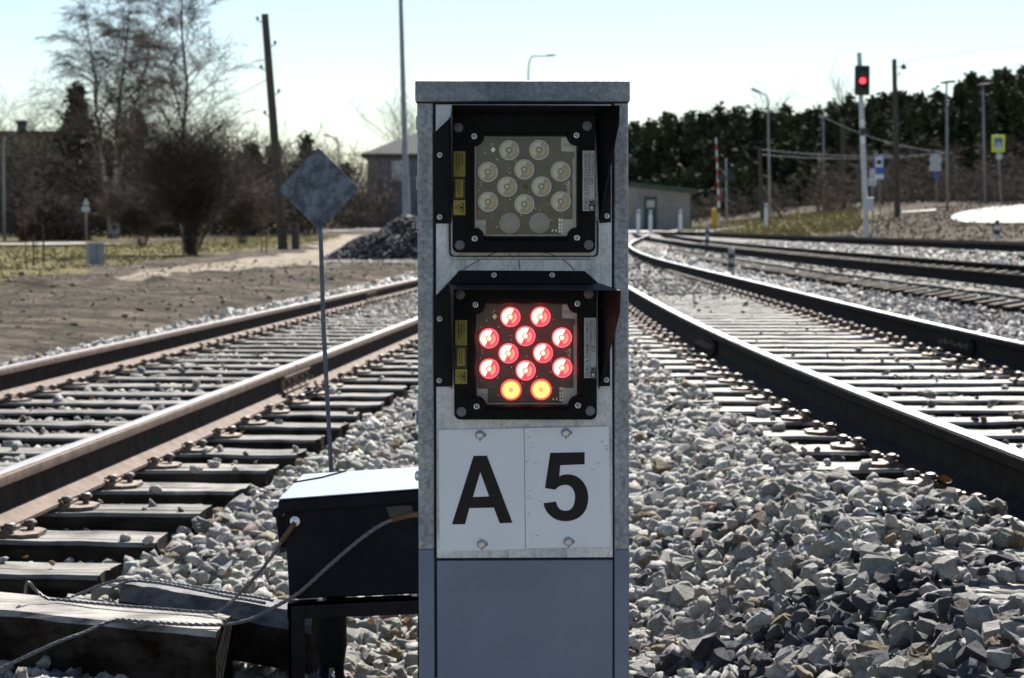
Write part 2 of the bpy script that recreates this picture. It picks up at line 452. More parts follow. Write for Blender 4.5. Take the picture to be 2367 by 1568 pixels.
by = axis([(1.0, 20, 76), (20, 60, 80), (60, 190, 90)])
NB = 130
bv = []; bf = []
for j, y in enumerate(by):
    xs = np.linspace(float(T1(y)) - 2.3, float(T4(y)) + 2.4, NB)
    z = H(xs, np.full_like(xs, y)) - 0.012
    z[0] -= 0.06; z[-1] -= 0.06
    bv += list(zip(xs.tolist(), [float(y)] * NB, z.tolist()))
for j in range(len(by) - 1):
    for i in range(NB - 1):
        a = j * NB + i; bf.append((a, a + 1, a + 1 + NB, a + NB))
me = bpy.data.meshes.new('ballast_bed'); me.from_pydata(bv, [], bf)
for p in me.polygons: p.use_smooth = True
me.materials.append(gravel_mat())
ballast = link(bpy.data.objects.new('ballast_bed', me)); tag(ballast, 'pale crushed limestone ballast under the tracks', kind='structure')

# ------------------------------------------------------------------ railway tracks
def track_frame(T, y, d=0.05):
    x = float(T(y)); dx = (float(T(y + d)) - float(T(y - d))) / (2 * d)
    t = Vector((dx, 1, 0)).normalized()
    return Vector((x, y, 0)), t, Vector((t.y, -t.x, 0))     # point, along, to the right
PROF = [(.075, 0), (.075, .011), (.036, .026), (.016, .040), (.0095, .06), (.0095, .112), (.017, .122), (.035, .130), (.0365, .150), (.034, .160), (.028, RH)]
PROF = PROF + [(-a, b) for a, b in reversed(PROF)]
def sweep(T, zf, off, ys, prof, name, m, parent, closed=True, origin=None):
    vs_ = []; fs_ = []; n = len(prof)
    for y in ys:
        p, t, r = track_frame(T, y); zz = float(zf(y)) - RH
        for a, b in prof:
            q = p + r * (off + a); vs_.append((q.x, q.y, zz + b))
    for j in range(len(ys) - 1):
        for k in range(n if closed else n - 1):
            fs_.append((j * n + k, j * n + (k + 1) % n, (j + 1) * n + (k + 1) % n, (j + 1) * n + k))
    if closed:
        fs_.append(tuple(range(n))); fs_.append(tuple(range((len(ys) - 1) * n, len(ys) * n)))
    mb = MB(); mb.add(vs_, fs_)
    o = mb.build(name, m, parent, smooth='auto', fix=False)
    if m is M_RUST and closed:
        o.data.materials.append(M_WEB_SHADE)
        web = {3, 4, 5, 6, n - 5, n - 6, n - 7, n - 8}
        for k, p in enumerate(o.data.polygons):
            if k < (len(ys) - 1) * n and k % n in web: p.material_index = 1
    return o

def sleeper_mesh(name, seed, length=2.75, w=0.25, h=0.17):
    r = random.Random(seed)
    nx_ = 24; vs_ = []; fs_ = []
    ring = 11; g0 = r.uniform(-.07, -.02); a0 = r.uniform(-.2, .4); a1 = a0 + r.uniform(.4, .9)
    for i in range(nx_ + 1):
        x = -length / 2 + length * i / nx_
        ww = w / 2 + r.uniform(-.011, .008); dz = r.uniform(-.0028, .0018)
        ch = 0.012
        on = 1.0 if a0 < i / nx_ < a1 else 0.0; gg = g0 + r.uniform(-.006, .006)
        pts = [(-ww, -h), (-ww, -ch + dz), (-ww + ch, dz), (gg - .009, dz), (gg, dz - .002 - .018 * on), (gg + .007, dz), (.0 + r.uniform(-.02, .02), dz + r.uniform(-.006, .002)),
               (.07 + r.uniform(-.02, .02), dz + r.uniform(-.006, .002)), (ww - ch, dz), (ww, -ch + dz), (ww, -h)]
        ex = r.uniform(-.008, .008) if i in (0, nx_) else 0
        for a, b in pts: vs_.append((x + ex + (r.uniform(-.01, .01) if i in (0, nx_) else 0), a, b))
    for i in range(nx_):
        for k in range(ring):
            fs_.append((i * ring + k, i * ring + (k + 1) % ring, (i + 1) * ring + (k + 1) % ring, (i + 1) * ring + k))
    fs_.append(tuple(range(ring))); fs_.append(tuple(range(nx_ * ring, (nx_ + 1) * ring)))
    me = bpy.data.meshes.new(name); me.from_pydata(vs_, [], fs_)
    bm = bmesh.new(); bm.from_mesh(me); bmesh.ops.recalc_face_normals(bm, faces=bm.faces); bm.to_mesh(me); bm.free()
    me.materials.append(M_SLEEPER); me.materials.append(M_TAR_SHADE)
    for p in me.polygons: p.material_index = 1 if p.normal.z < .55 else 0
    return me
SL_V = [sleeper_mesh('sleeper', i) for i in range(8)]
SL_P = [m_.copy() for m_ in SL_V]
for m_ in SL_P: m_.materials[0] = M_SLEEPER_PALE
SL_O = [m_.copy() for m_ in SL_V]
for m_ in SL_O: m_.materials[0] = M_SLEEPER_OLD
def mesh_of(mb, name, m, smooth=False):
    o = mb.build(name, m, None, smooth=smooth, origin=(0, 0, 0)); me_ = o.data
    bpy.data.objects.remove(o); return me_
# base plate: tongue shaped plate with pointed outer ends, lies along the sleeper (x), under the rail foot
_pl = MB().prism([(-.19, -.05, .001), (-.15, -.085, .001), (.15, -.085, .001), (.19, -.05, .001), (.185, .05, .001), (.15, .085, .001), (-.15, .085, .001), (-.185, .05, .001)], (0, 0, PL - .003))
for sx in (-1, 1):   # raised shoulder beside the rail foot
    _pl.prism([(sx * .082, -.08, PL - .003), (sx * .10, -.08, PL - .003), (sx * .10, .08, PL - .003), (sx * .082, .08, PL - .003)], (0, 0, .012))
PLATE_ME = mesh_of(_pl, 'base_plate', M_PLATE)
_sp = MB()
_sp.lathe((0, 0, 0), (0, 0, 1), [(.011, 0), (.012, .016), (.013, .017), (.021, .019), (.022, .026), (.016, .034), (.007, .037)], n=12)
_sp.box((-.014, 0, .023), (.03, .020, .008))
SPIKE_ME = mesh_of(_sp, 'spike', M_SPIKE, smooth='auto')
_pw = MB(); _pw.v = list(_pl.v); _pw.f = list(_pl.f)
for sx in (-1, 1):
    for (a, b) in ((.095, -.045), (.135, .04)):
        _pw.lathe((sx * a, b, PL - .002), (0, 0, 1), [(.011, 0), (.011, .03), (.024, .034), (.02, .046), (.008, .05)], n=8)
PLATE_FAR_ME = mesh_of(_pw, 'base_plate', M_PLATE)

def fishplate(parent, T, zf, off, y, sidesign, name='fishplate', m=M_RUST):
    p, t, r = track_frame(T, y); z0 = float(zf(y)) - RH
    def W(a, s, b): q = p + r * (off + a) + t * s; return (q.x, q.y, z0 + b)
    mb = MB()
    for s in (-1, 1):
        L_ = .40
        pr = [(s * .012, .034), (s * .040, .030), (s * .046, .036), (s * .030, .05), (s * .026, .085), (s * .026, .105), (s * .045, .118), (s * .043, .127), (s * .012, .121)]
        vs_ = [W(a, e, b) for e in (-L_, L_) for a, b in pr]; n = len(pr)
        mb.add(vs_, [tuple(range(n)), tuple(range(n, 2 * n))] + [(i, (i + 1) % n, (i + 1) % n + n, i + n) for i in range(n)])
    fp = mb.build(name, m, parent)
    for e in (-.29, -.12, .12, .29):
        b = MB()
        c = Vector(W(sidesign * .026, e, .078)); ax = r * sidesign
        b.lathe(c, ax, [(.02, 0), (.02, .02), (.011, .021), (.011, .05)], n=6)
        b.build('bolt', M_PLATE, parent)
    # the gap between the two rail ends
    g = MB()
    g.box(W(0, 0, .1475), (.074, .008, .036), Matrix.Rotation(-math.atan2(t.x, t.y), 3, 'Z'))
    g.build('rail_gap', M_DARKRAIL, parent)
    # bond wire hanging in a loop under the joint
    pts = [W(sidesign * .05, -.52, .03), W(sidesign * .09, -.38, .012), W(sidesign * .14, -.2, .02), W(sidesign * .15, 0, .015), W(sidesign * .13, .25, .02), W(sidesign * .08, .42, .015), W(sidesign * .05, .52, .03)]
    MB().tube(pts, .008, 6).build('bond_wire', M_DARKRAIL, parent, smooth=True)

SLEEPERS = []    # (cx, cy, angle, ztop, length/2) for the stones
def make_track(T, zf, y0, y1, sy0, sy1, label, steel, head, meshes, near, joints=(), roll=0.0, yaw=0.0, narrow=1.0, spacing=0.597, group='railway tracks', step_far=2.0, jitter=0.02):
    p0 = (float(T(y0)), y0, float(zf(y0)) - RH - PL - .17)
    tr = thing('railway_track', p0, label, 'track', group)
    ys = list(np.arange(y0, min(y1, 30), 0.8)) + list(np.arange(max(30, y0), y1 + .01, step_far))
    rails = {}
    for s in (-1, 1):
        rl = sweep(T, zf, s * HG, ys, PROF, 'rail', steel, tr)
        sweep(T, lambda y: zf(y) + .0022, s * HG, ys, [(-.026, RH), (-.013, RH + .0012), (.013, RH + .0012), (.026, RH)], 'running_surface', head, rl, closed=False)
        rails[s] = rl
    for (s, y, side) in joints: fishplate(rails[s], T, zf, s * HG, y, side, m=steel)
    y = sy0; i = 0
    while y < sy1:
        p, t, r = track_frame(T, y)
        ang = math.atan2(r.y, r.x) + R(random.uniform(-.6, .6)) + yaw
        zt = float(zf(y)) - RH - PL
        o = bpy.data.objects.new('sleeper', meshes[random.randrange(len(meshes))]); link(o)
        sh = random.uniform(-.03, .03)
        wp = Vector((p.x + r.x * sh, p.y, zt))
        o.parent = tr; o.location = wp - WLOC[tr.name]; o.rotation_euler = (0, roll, ang)
        o.scale = (1, random.uniform(.92, 1.06) * narrow, 1)
        SLEEPERS.append((wp.x, wp.y, ang, zt, 1.375))
        if y < near[1]:
            for s in (-1, 1):
                b = bpy.data.objects.new('base_plate', PLATE_ME if y < near[0] else PLATE_FAR_ME); link(b)
                b.parent = o; b.location = (s * HG - sh, 0, 0)
                if y < near[0]:
                    for sx in (-1, 1):
                        for (a, e) in ((.095, -.045), (.138, .038)):
                            k = bpy.data.objects.new('spike', SPIKE_ME); link(k); k.parent = o
                            k.location = (s * HG - sh + sx * a, e, PL - .003 + random.uniform(-.004, .004))
                            k.rotation_euler = (random.uniform(-.12, .12), random.uniform(-.12, .12), 0 if sx > 0 else math.pi)
        y += spacing + random.uniform(-jitter, jitter); i += 1
    return tr
LEFT_TRACK = make_track(T1, rail1, 3.2, 53, 5.93, 40, 'rusty brown railway track on weathered wooden sleepers left of the signal cabinet', M_RUST, M_HEAD_DULL, SL_V, (15.5, 34), joints=((1, 11.8, 1), (-1, 25.6, 1)))
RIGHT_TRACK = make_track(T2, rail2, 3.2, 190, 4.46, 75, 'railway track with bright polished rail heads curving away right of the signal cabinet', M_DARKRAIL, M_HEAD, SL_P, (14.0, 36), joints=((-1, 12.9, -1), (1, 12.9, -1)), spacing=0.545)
THIRD_TRACK = make_track(T3, rail3, 12, 190, 14, 78, 'dark main line track with slanted sleeper ends beyond the right hand ballast', M_DARKRAIL, M_DARKRAIL, SL_O, (0, 0), roll=R(-6.5), yaw=R(20), spacing=0.66, narrow=.62)
FOURTH_TRACK = make_track(T4, rail4, 16, 190, 30, 60, 'farthest dark track at the foot of the earth bank on the right', M_DARKRAIL, M_DARKRAIL, SL_V, (0, 0))
# ------------------------------------------------------------------ stones of the ballast
def rock(seed, npts, flat=0.72):
    r = np.random.default_rng(seed)
    p = r.normal(size=(npts, 3)); p /= np.linalg.norm(p, axis=1)[:, None]
    p = np.sign(p) * np.abs(p) ** 0.72                      # push towards a blocky form
    p *= r.uniform(0.78, 1.0, size=(npts, 1))
    p *= np.array([1.0, r.uniform(.62, .92), r.uniform(.48, .78)])
    bm = bmesh.new()
    vs_ = [bm.verts.new(q) for q in p]
    res = bmesh.ops.convex_hull(bm, input=vs_)
    bmesh.ops.delete(bm, geom=[v for v in bm.verts if not v.link_faces], context='VERTS')
    bmesh.ops.triangulate(bm, faces=bm.faces)
    bmesh.ops.recalc_face_normals(bm, faces=bm.faces)
    bm.verts.index_update()
    V_ = np.array([v.co[:] for v in bm.verts]); F_ = np.array([[v.index for v in f.verts] for f in bm.faces])
    bm.free()
    return V_ / 1.9, F_                                     # unit diameter roughly 1
def rough_rock(seed, npts):
    """a broken stone: hull cut once more and its facets knocked in and out"""
    V_, F_ = rock(seed, npts); r = np.random.default_rng(seed + 9)
    bm = bmesh.new(); vs_ = [bm.verts.new(q) for q in V_]
    for f in F_: bm.faces.new([vs_[i] for i in f])
    bmesh.ops.subdivide_edges(bm, edges=bm.edges, cuts=1, use_grid_fill=True)
    bmesh.ops.triangulate(bm, faces=bm.faces); bm.normal_update(); bm.verts.index_update()
    for v in bm.verts: v.co += v.normal * float(r.normal(0, .028)) + Vector(r.normal(0, .022, 3))
    V2 = np.array([v.co[:] for v in bm.verts]); F2 = np.array([[v.index for v in f.verts] for f in bm.faces]); bm.free()
    return V2, F2
ROCK_XH = [rough_rock(700 + i, 15) for i in range(48)]
ROCK_HI = [rock(100 + i, 17) for i in range(48)]
ROCK_MD = [rock(300 + i, 12) for i in range(24)]
ROCK_LO = [rock(500 + i, 8) for i in range(12)]
def tint_for(n, dark_p):
    base = np.array([0.69, 0.665, 0.61])[None] * rng.uniform(0.62, 1.12, (n, 1)) * (1 + rng.normal(0, .03, (n, 3)))
    k = rng.random(n)
    o = k < 0.07; base[o] = np.array([0.40, 0.31, 0.19]) * rng.uniform(.6, 1.1, (o.sum(), 1))
    p = (k > .07) & (k < .095); base[p] = np.array([0.36, 0.27, 0.25]) * rng.uniform(.6, 1.1, (p.sum(), 1))
    w = (k > .095) & (k < .15); base[w] = np.array([0.74, 0.73, 0.71])
    d = rng.random(n) < dark_p; base[d] = np.array([0.10, 0.105, 0.125]) * rng.uniform(.5, 1.6, (d.sum(), 1))
    return np.clip(base, .02, .8)
def euler_mats(n, tilt):
    a = rng.uniform(0, 2 * np.pi, n); b = rng.normal(0, tilt, n); c = rng.normal(0, tilt, n)
    ca, sa, cb, sb, cc, sc_ = np.cos(a), np.sin(a), np.cos(b), np.sin(b), np.cos(c), np.sin(c)
    Rz = np.zeros((n, 3, 3)); Rz[:, 0, 0] = ca; Rz[:, 0, 1] = -sa; Rz[:, 1, 0] = sa; Rz[:, 1, 1] = ca; Rz[:, 2, 2] = 1
    Rx = np.zeros((n, 3, 3)); Rx[:, 0, 0] = 1; Rx[:, 1, 1] = cb; Rx[:, 1, 2] = -sb; Rx[:, 2, 1] = sb; Rx[:, 2, 2] = cb
    Ry = np.zeros((n, 3, 3)); Ry[:, 1, 1] = 1; Ry[:, 0, 0] = cc; Ry[:, 0, 2] = sc_; Ry[:, 2, 0] = -sc_; Ry[:, 2, 2] = cc
    return Rz @ Rx @ Ry
def stones_mesh(name, pos, size, tint, rocks, m, parent=None, tilt=.5, kind='stuff', label=None):
    n = len(pos); Rm = euler_mats(n, tilt); pick = rng.integers(0, len(rocks), n)
    Vs = []; Fs = []; Ts = []; base = 0
    for k, (rv, rf) in enumerate(rocks):
        idx = np.where(pick == k)[0]
        if not len(idx): continue
        v = np.einsum('nij,vj->nvi', Rm[idx], rv) * size[idx][:, None, None] + pos[idx][:, None, :]
        f = rf[None] + (np.arange(len(idx)) * len(rv))[:, None, None] + base
        Vs.append(v.reshape(-1, 3)); Fs.append(f.reshape(-1, 3)); Ts.append(np.repeat(tint[idx], len(rv), axis=0))
        base += len(idx) * len(rv)
    V_ = np.concatenate(Vs).astype(np.float32); F_ = np.concatenate(Fs).astype(np.int32); T_ = np.concatenate(Ts)
    me = bpy.data.meshes.new(name)
    me.vertices.add(len(V_)); me.vertices.foreach_set('co', V_.ravel())
    me.loops.add(F_.size); me.loops.foreach_set('vertex_index', F_.ravel())
    me.polygons.add(len(F_)); me.polygons.foreach_set('loop_start', (np.arange(len(F_)) * 3).astype(np.int32))
    me.update(calc_edges=True); me.validate()
    a = me.attributes.new('tint', 'FLOAT_COLOR', 'POINT')
    a.data.foreach_set('color', np.concatenate([T_, np.ones((len(T_), 1))], 1).astype(np.float32).ravel())
    me.materials.append(m)
    o = link(bpy.data.objects.new(name, me))
    if parent is not None: o.parent = parent
    if kind: o['kind'] = kind
    if label: o['label'] = label
    return o
SLA = np.array([s for s in SLEEPERS])
def on_sleeper(x, y):
    """index of the sleeper whose top lies under each point, or -1"""
    out = np.full(x.shape, -1)
    for i, (cx, cy, an, zt, hl) in enumerate(SLA):
        k = np.where(np.abs(y - cy) < 0.75)[0]
        if not len(k): continue
        dx = x[k] - cx; dy = y[k] - cy
        a = dx * math.cos(an) + dy * math.sin(an); b = -dx * math.sin(an) + dy * math.cos(an)
        h = (np.abs(a) < hl + .015) & (np.abs(b) < 0.135)
        out[k[h]] = i
    return out
def rail_clear(x, y):
    bad = np.zeros(x.shape, bool)
    for T in (T1, T2, T3, T4):
        bad |= np.abs(np.abs(x - T(y)) - HG) < 0.10
    return bad
# things standing in the ballast near the camera keep their footprint free of stones
FOOT = []
def keep_clear(x, y):
    bad = np.zeros(x.shape, bool)
    for (x0, x1, y0, y1) in FOOT: bad |= (x > x0) & (x < x1) & (y > y0) & (y < y1)
    return bad
def scatter(y0, y1, d, xlo, xhi, margin=0.35):
    ny = int((y1 - y0) / d); pts = []
    for j in range(ny):
        y = y0 + (j + .5) * d
        a = max(xlo(y), -0.262 * y - margin); b = min(xhi(y), 0.262 * y + margin)
        if b <= a: continue
        n = int((b - a) / d)
        if n < 1: continue
        pts.append(np.stack([a + (np.arange(n) + .5 + .5 * (j % 2)) * d, np.full(n, y)], 1))
    p = np.concatenate(pts)
    return p + rng.uniform(-.48, .48, p.shape) * d
lo_ = lambda y: float(T1(y)) - 2.1
hi_ = lambda y: float(T4(y)) + 1.7
FOOT += [(-.20, .22, 3.55, 3.93)]
def ballast_layer(y0, y1, d, smin, smax, rocks, name, top=False, keep=1.0, lift=0.0, individuals=False):
    p = scatter(y0, y1, d, lo_, hi_, margin=1.3 if y0 < 12 else .8)
    p = p[rng.random(len(p)) < keep]
    x, y = p[:, 0], p[:, 1]
    si = on_sleeper(x, y)
    inner = (np.abs(x - T1(y)) < 0.7) | (np.abs(x - T2(y)) < 0.7)
    t2side = np.abs(x - T2(y)) < 1.4
    near_cover = (y < 6.5) & t2side
    pkeep = np.where(si < 0, 1.0, np.where(near_cover, 0.55, np.where(t2side, .05, .035)))
    # sleeper ends are half buried on the outside of the right hand track
    t = (x - (T2(y) - 1.375)); pkeep = np.where((si >= 0) & (t < .22) & (t > -.1), 0.75, pkeep)
    ok = (rng.random(len(p)) < pkeep) & ~rail_clear(x, y) & ~keep_clear(x, y)
    x, y, si, inner = x[ok], y[ok], si[ok], inner[ok]
    n = len(x)
    size = np.clip(rng.lognormal(math.log((smin + smax) / 2), .30, n), smin * .6, smax * 1.6)
    z = H(x, y) + rng.uniform(-.012, .014, n) + lift
    size = size * np.where((np.abs(x - np.where(x > -.2, T2(y), T1(y))) < 1.3) & (y > 16), .78, 1.0)
    st = si >= 0
    z[st] = SLA[si[st], 3] + size[st] * .16
    size[st] *= rng.uniform(.45, .95, st.sum())
    dark = np.where((y < 5.3) & (x > .25), 0.05 + 0.42 * sm(5.1, 4.5, y), 0.06)
    dark = np.where((x > T2(y) + 2.0) & (x < T3(y) - 1.0) & (y > 14), .62, dark)
    tint = tint_for(n, dark)
    brown = np.exp(-((np.abs(x - T2(y)) - HG) / .28) ** 2) * .6
    tint = tint * (1 - brown[:, None]) + np.array([.17, .125, .09]) * brown[:, None]
    # stones between the rails are darker, more so on the right hand track
    tint[inner] *= np.where(x[inner] > 0, .58, .78)[:, None]
    return np.stack([x, y, z], 1), size, tint
A1 = ballast_layer(3.6, 9.0, 0.039, .038, .062, ROCK_HI, 'gravel')
A2 = ballast_layer(3.6, 9.0, 0.070, .042, .074, ROCK_HI, 'gravel', keep=.55, lift=.020)
pos = np.concatenate([A1[0], A2[0]]); siz = np.concatenate([A1[1], A2[1]]); tin = np.concatenate([A1[2], A2[2]])
# the 300 stones that show largest become objects of their own
u = CX + F_PX * pos[:, 0] / pos[:, 1]; v = HORIZON + F_PX * (1 - pos[:, 2]) / pos[:, 1]
vis = (u > 0) & (u < 2367) & (v < 1565) & ((u < 955) | (u > 1465)) & ~((u < 800) & (v > 1340))
score = np.where(vis, siz / pos[:, 1], 0)
score[:len(A1[0])] *= .8
top = np.argsort(-score)[:300]
mask = np.ones(len(pos), bool); mask[top] = False
front = mask & (pos[:, 1] < 5.75) & (v < 1640) & (u > -60) & (u < 2430)
rest = mask & ~front
stones_mesh('gravel', pos[front], siz[front], tin[front], ROCK_XH, M_STONE, ballast, label='pale crushed stone ballast nearest the camera')
side = rest & ((u < -60) | (u > 2430) | (v > 1640)); rest &= ~side
stones_mesh('gravel', pos[side], siz[side], tin[side], ROCK_MD, M_STONE, ballast, label='pale crushed stone ballast at the edges of the view')
stones_mesh('gravel', pos[rest], siz[rest], tin[rest], ROCK_HI, M_STONE, ballast, label='pale crushed stone ballast close to the camera')
STONE_ME = []
for k in range(60):
    rv, rf = ROCK_XH[k % len(ROCK_XH)]
    me = bpy.data.meshes.new('stone'); me.from_pydata(rv.tolist(), [], rf.tolist())
    a = me.attributes.new('tint', 'FLOAT_COLOR', 'POINT')
    dk = [.0, 1.0][k % 5 == 4]
    tt = tint_for(1, np.array([dk]))[0]
    a.data.foreach_set('color', np.tile(np.array([*tt, 1.0], np.float32), len(rv)))
    # the stone texture has to keep its scale although the object is scaled
    me.materials.append(M_STONE); STONE_ME.append((me, dk))
lightm = [m_ for m_, d in STONE_ME if d == 0]; darkm = [m_ for m_, d in STONE_ME if d > 0]
M_STONE_OBJ = stone_mat('crushed_limestone_single')
for nd in M_STONE_OBJ.node_tree.nodes:
    if nd.type == 'TEX_NOISE': nd.inputs['Scale'].default_value *= 0.06
    if nd.type == 'BUMP': nd.inputs['Strength'].default_value = 1.0; nd.inputs['Distance'].default_value = 0.05
for m_, d in STONE_ME: m_.materials[0] = M_STONE_OBJ
for i in top:
    isdark = tin[i].mean() < .16
    o = bpy.data.objects.new('stone', (darkm if isdark else lightm)[random.randrange(12 if isdark else 48)])
    link(o); o.parent = ballast; o.location = pos[i]; s = float(siz[i]); o.scale = (s, s, s)
    o.rotation_euler = (random.gauss(0, .4), random.gauss(0, .4), random.uniform(0, 6.28))
B1 = ballast_layer(9.0, 17.0, 0.062, .045, .075, ROCK_MD, 'gravel')
stones_mesh('gravel', *B1, ROCK_MD, M_STONE, ballast, label='grey crushed stone ballast in the middle distance')
C1 = ballast_layer(17.0, 32.0, 0.095, .06, .10, ROCK_LO, 'gravel')
stones_mesh('gravel', *C1, ROCK_LO, M_STONE, ballast, label='grey crushed stone ballast around the distant rails')
D1 = ballast_layer(32.0, 75.0, 0.23, .10, .17, ROCK_LO, 'gravel')
stones_mesh('gravel', *D1, ROCK_LO, M_STONE, ballast, label='pale ballast strip far off between the curving rails')

# clods and small stones on the bare earth beside the left track
p = scatter(9, 48, 0.22, lambda y: -0.27 * y, lambda y: float(T1(y)) - 2.2)
p = p[rng.random(len(p)) < .6]
sz = np.clip(rng.lognormal(math.log(.034), .6, len(p)), .01, .13)
tt = np.array([.20, .15, .105])[None] * rng.uniform(.6, 1.5, (len(p), 1))
zz = H(p[:, 0], p[:, 1]) + sz * .1
clods = stones_mesh('earth_clods', np.column_stack([p, zz]), sz, tt, ROCK_LO, M_STONE, ground, label='brown clods and pebbles on the bare earth')
# ------------------------------------------------------------------ the signal cabinet
YC = 3.60
PXM = YC / F_PX                                             # metres per picture pixel at the cabinet
def C(u, v, off=0.0):
    p = P(u, v, YC); return Vector((p.x, YC - off, p.z))
def crect(u0, v0, u1, v1, off=0.0):
    return [C(u0, v0, off), C(u1, v0, off), C(u1, v1, off), C(u0, v1, off)]
def galv_mat(name, dark, pale, rough=0.5, drip=True):
    m, N, L, B = new_mat(name)
    tc = N.new('ShaderNodeTexCoord')
    def nz(scale, det, vec=None, rg=.6):
        n = N.new('ShaderNodeTexNoise'); n.inputs['Scale'].default_value = scale; n.inputs['Detail'].default_value = det; n.inputs['Roughness'].default_value = rg
        L.new(vec or tc.outputs['Object'], n.inputs['Vector']); return n
    mp = N.new('ShaderNodeMapping'); mp.inputs['Scale'].default_value = (1, 1, .12); L.new(tc.outputs['Object'], mp.inputs['Vector'])
    n1 = nz(140, 3); n2 = nz(7, 6); n3 = nz(40, 5, mp.outputs[0])
    r1 = ramp(N, [(.36, dark), (.64, pale)]); L.new(n1.outputs['Fac'], r1.inputs['Fac'])
    r2 = ramp(N, [(.3, (.58, .60, .64)), (.62, (1.08, 1.06, 1.04))]); L.new(n2.outputs['Fac'], r2.inputs['Fac'])
    r3 = ramp(N, [(.28, (.55, .54, .53)), (.48, (1, 1, 1))]); L.new(n3.outputs['Fac'], r3.inputs['Fac'])
    def mul(a, b):
        x = N.new('ShaderNodeMix'); x.data_type = 'RGBA'; x.blend_type = 'MULTIPLY'; x.inputs['Factor'].default_value = 1
        L.new(a, x.inputs['A']); L.new(b, x.inputs['B']); return x.outputs['Result']
    c = mul(r1.outputs['Color'], r2.outputs['Color'])
    if drip: c = mul(c, r3.outputs['Color'])
    L.new(c, B.inputs['Base Color'])
    B.inputs['Metallic'].default_value = 0.35; B.inputs['Roughness'].default_value = rough
    bp = N.new('ShaderNodeBump'); bp.inputs['Strength'].default_value = .12; bp.inputs['Distance'].default_value = .004
    L.new(n1.outputs['Fac'], bp.inputs['Height']); L.new(bp.outputs[0], B.inputs['Normal'])
    return m
M_GALV = galv_mat('galvanised_steel', (.27, .285, .305), (.46, .48, .51))
M_GALV_PANEL = galv_mat('bright_galvanised_panel', (.58, .60, .63), (.74, .755, .78), rough=.42)
M_GALV_CAP = galv_mat('galvanised_cap', (.22, .235, .255), (.34, .36, .385), drip=False)
M_GREYPAINT = mat('blue_grey_paint', (.135, .165, .235), (.175, .205, .28), scale=5, rough=.42, bump=.03, bscale=250, detail=8)
M_BLACK = mat('black_plastic', (.0035, .0035, .0045), (.006, .006, .0075), scale=30, rough=.45, bump=.05, bscale=300, spec=.10)
M_HOOD = mat('black_hood_sheet', (.006, .0065, .009), (.011, .0115, .015), scale=12, rough=.45, spec=.14)
M_DARKGAP = mat('dark_gap', (.008, .009, .012), rough=.8)
M_SCREW = mat('zinc_screw', (.55, .57, .60), (.75, .77, .8), scale=80, rough=.3, metal=.8)
M_PLUG = mat('grey_plug', (.11, .11, .12), (.17, .17, .18), scale=90, rough=.7)
M_WHITE = mat('enamel_sign_white', (.72, .745, .80), (.79, .81, .85), scale=6, rough=.32, detail=9)
M_LETTER = mat('sign_lettering_black', (.014, .011, .012), (.020, .016, .017), scale=40, rough=.45, spec=.2)
M_RUSTSTAIN = mat('rust_stain', (.20, .12, .06), (.34, .27, .20), scale=120, rough=.8)
M_YELLOW = mat('yellow_warning_sticker', (.22, .17, .010), (.28, .22, .015), scale=60, rough=.5)
M_YELLOWD = mat('dark_sticker_print', (.02, .017, .006), rough=.5)
M_LABEL = mat('silver_label', (.36, .365, .375), (.44, .445, .455), scale=60, rough=.4)
M_PCB = mat('circuit_board', (.042, .040, .033), (.072, .067, .056), scale=50, rough=.5, detail=9)
M_TRAY = mat('pale_reflector_tray', (.50, .49, .47), (.62, .61, .59), scale=30, rough=.35)
M_SILVER = mat('solder_pad', (.62, .60, .52), (.75, .73, .66), scale=60, rough=.3, metal=.5)

sig = thing('dwarf_signal', (C(1210, 1700).x, YC + .15, h1(0, 3.75)), 'galvanised dwarf signal cabinet with two LED lamps, the lower one lit red', 'signal')
ZB = WLOC[sig.name].z - .05
def down(u, off=0.0):                                      # where a vertical edge at pixel u meets the ground
    p = C(u, 1568, off); return Vector((p.x, p.y, ZB))
DEP = 0.30
# body shell behind the door
b = MB(); b.prism([C(966, 236, -.004), C(1451, 236, -.004), down(1455, -.004), down(969, -.004)], (0, DEP - .01, 0)); b.build('body', M_GALV, sig)
# cap
b = MB(); b.prism(crect(960, 188, 1455.5, 236, .010), (0, DEP + .02, 0)); b.build('cap', M_GALV_CAP, sig, bevel=.0022)
b = MB(); b.prism(crect(962, 236, 1453, 238.5, .004), (0, .01, 0)); b.build('cap_lip', M_DARKGAP, sig)
# stiles: bare above the paint line, painted below
def stile(u0t, u1t, u0m, u1m, u0b, u1b):
    vm = 1270
    b = MB(); b.prism([C(u0t, 237, 0), C(u1t, 237, 0), C(u1m, vm, 0), C(u0m, vm, 0)], (0, .02, 0))
    s = b.build('stile', M_GALV, sig, bevel=.0025)
    b = MB()
    e0, e1 = C(u0b, 1568, 0), C(u1b, 1568, 0)
    b.prism([C(u0m, vm, .0006), C(u1m, vm, .0006), Vector((e1.x, YC - .0006, ZB)), Vector((e0.x, YC - .0006, ZB))], (0, .02, 0))
    b.build('painted_foot', M_GREYPAINT, s, bevel=.0025)
stile(964, 1001, 967.5, 1003.5, 969.5, 1006)
stile(1419, 1452, 1420.5, 1454.5, 1421, 1455.5)
# dark shadow gaps beside the door
b = MB(); b.prism(crect(1001, 238, 1420, 1568, -.0035), (0, .002, 0)); b.build('door_recess', M_DARKGAP, sig)
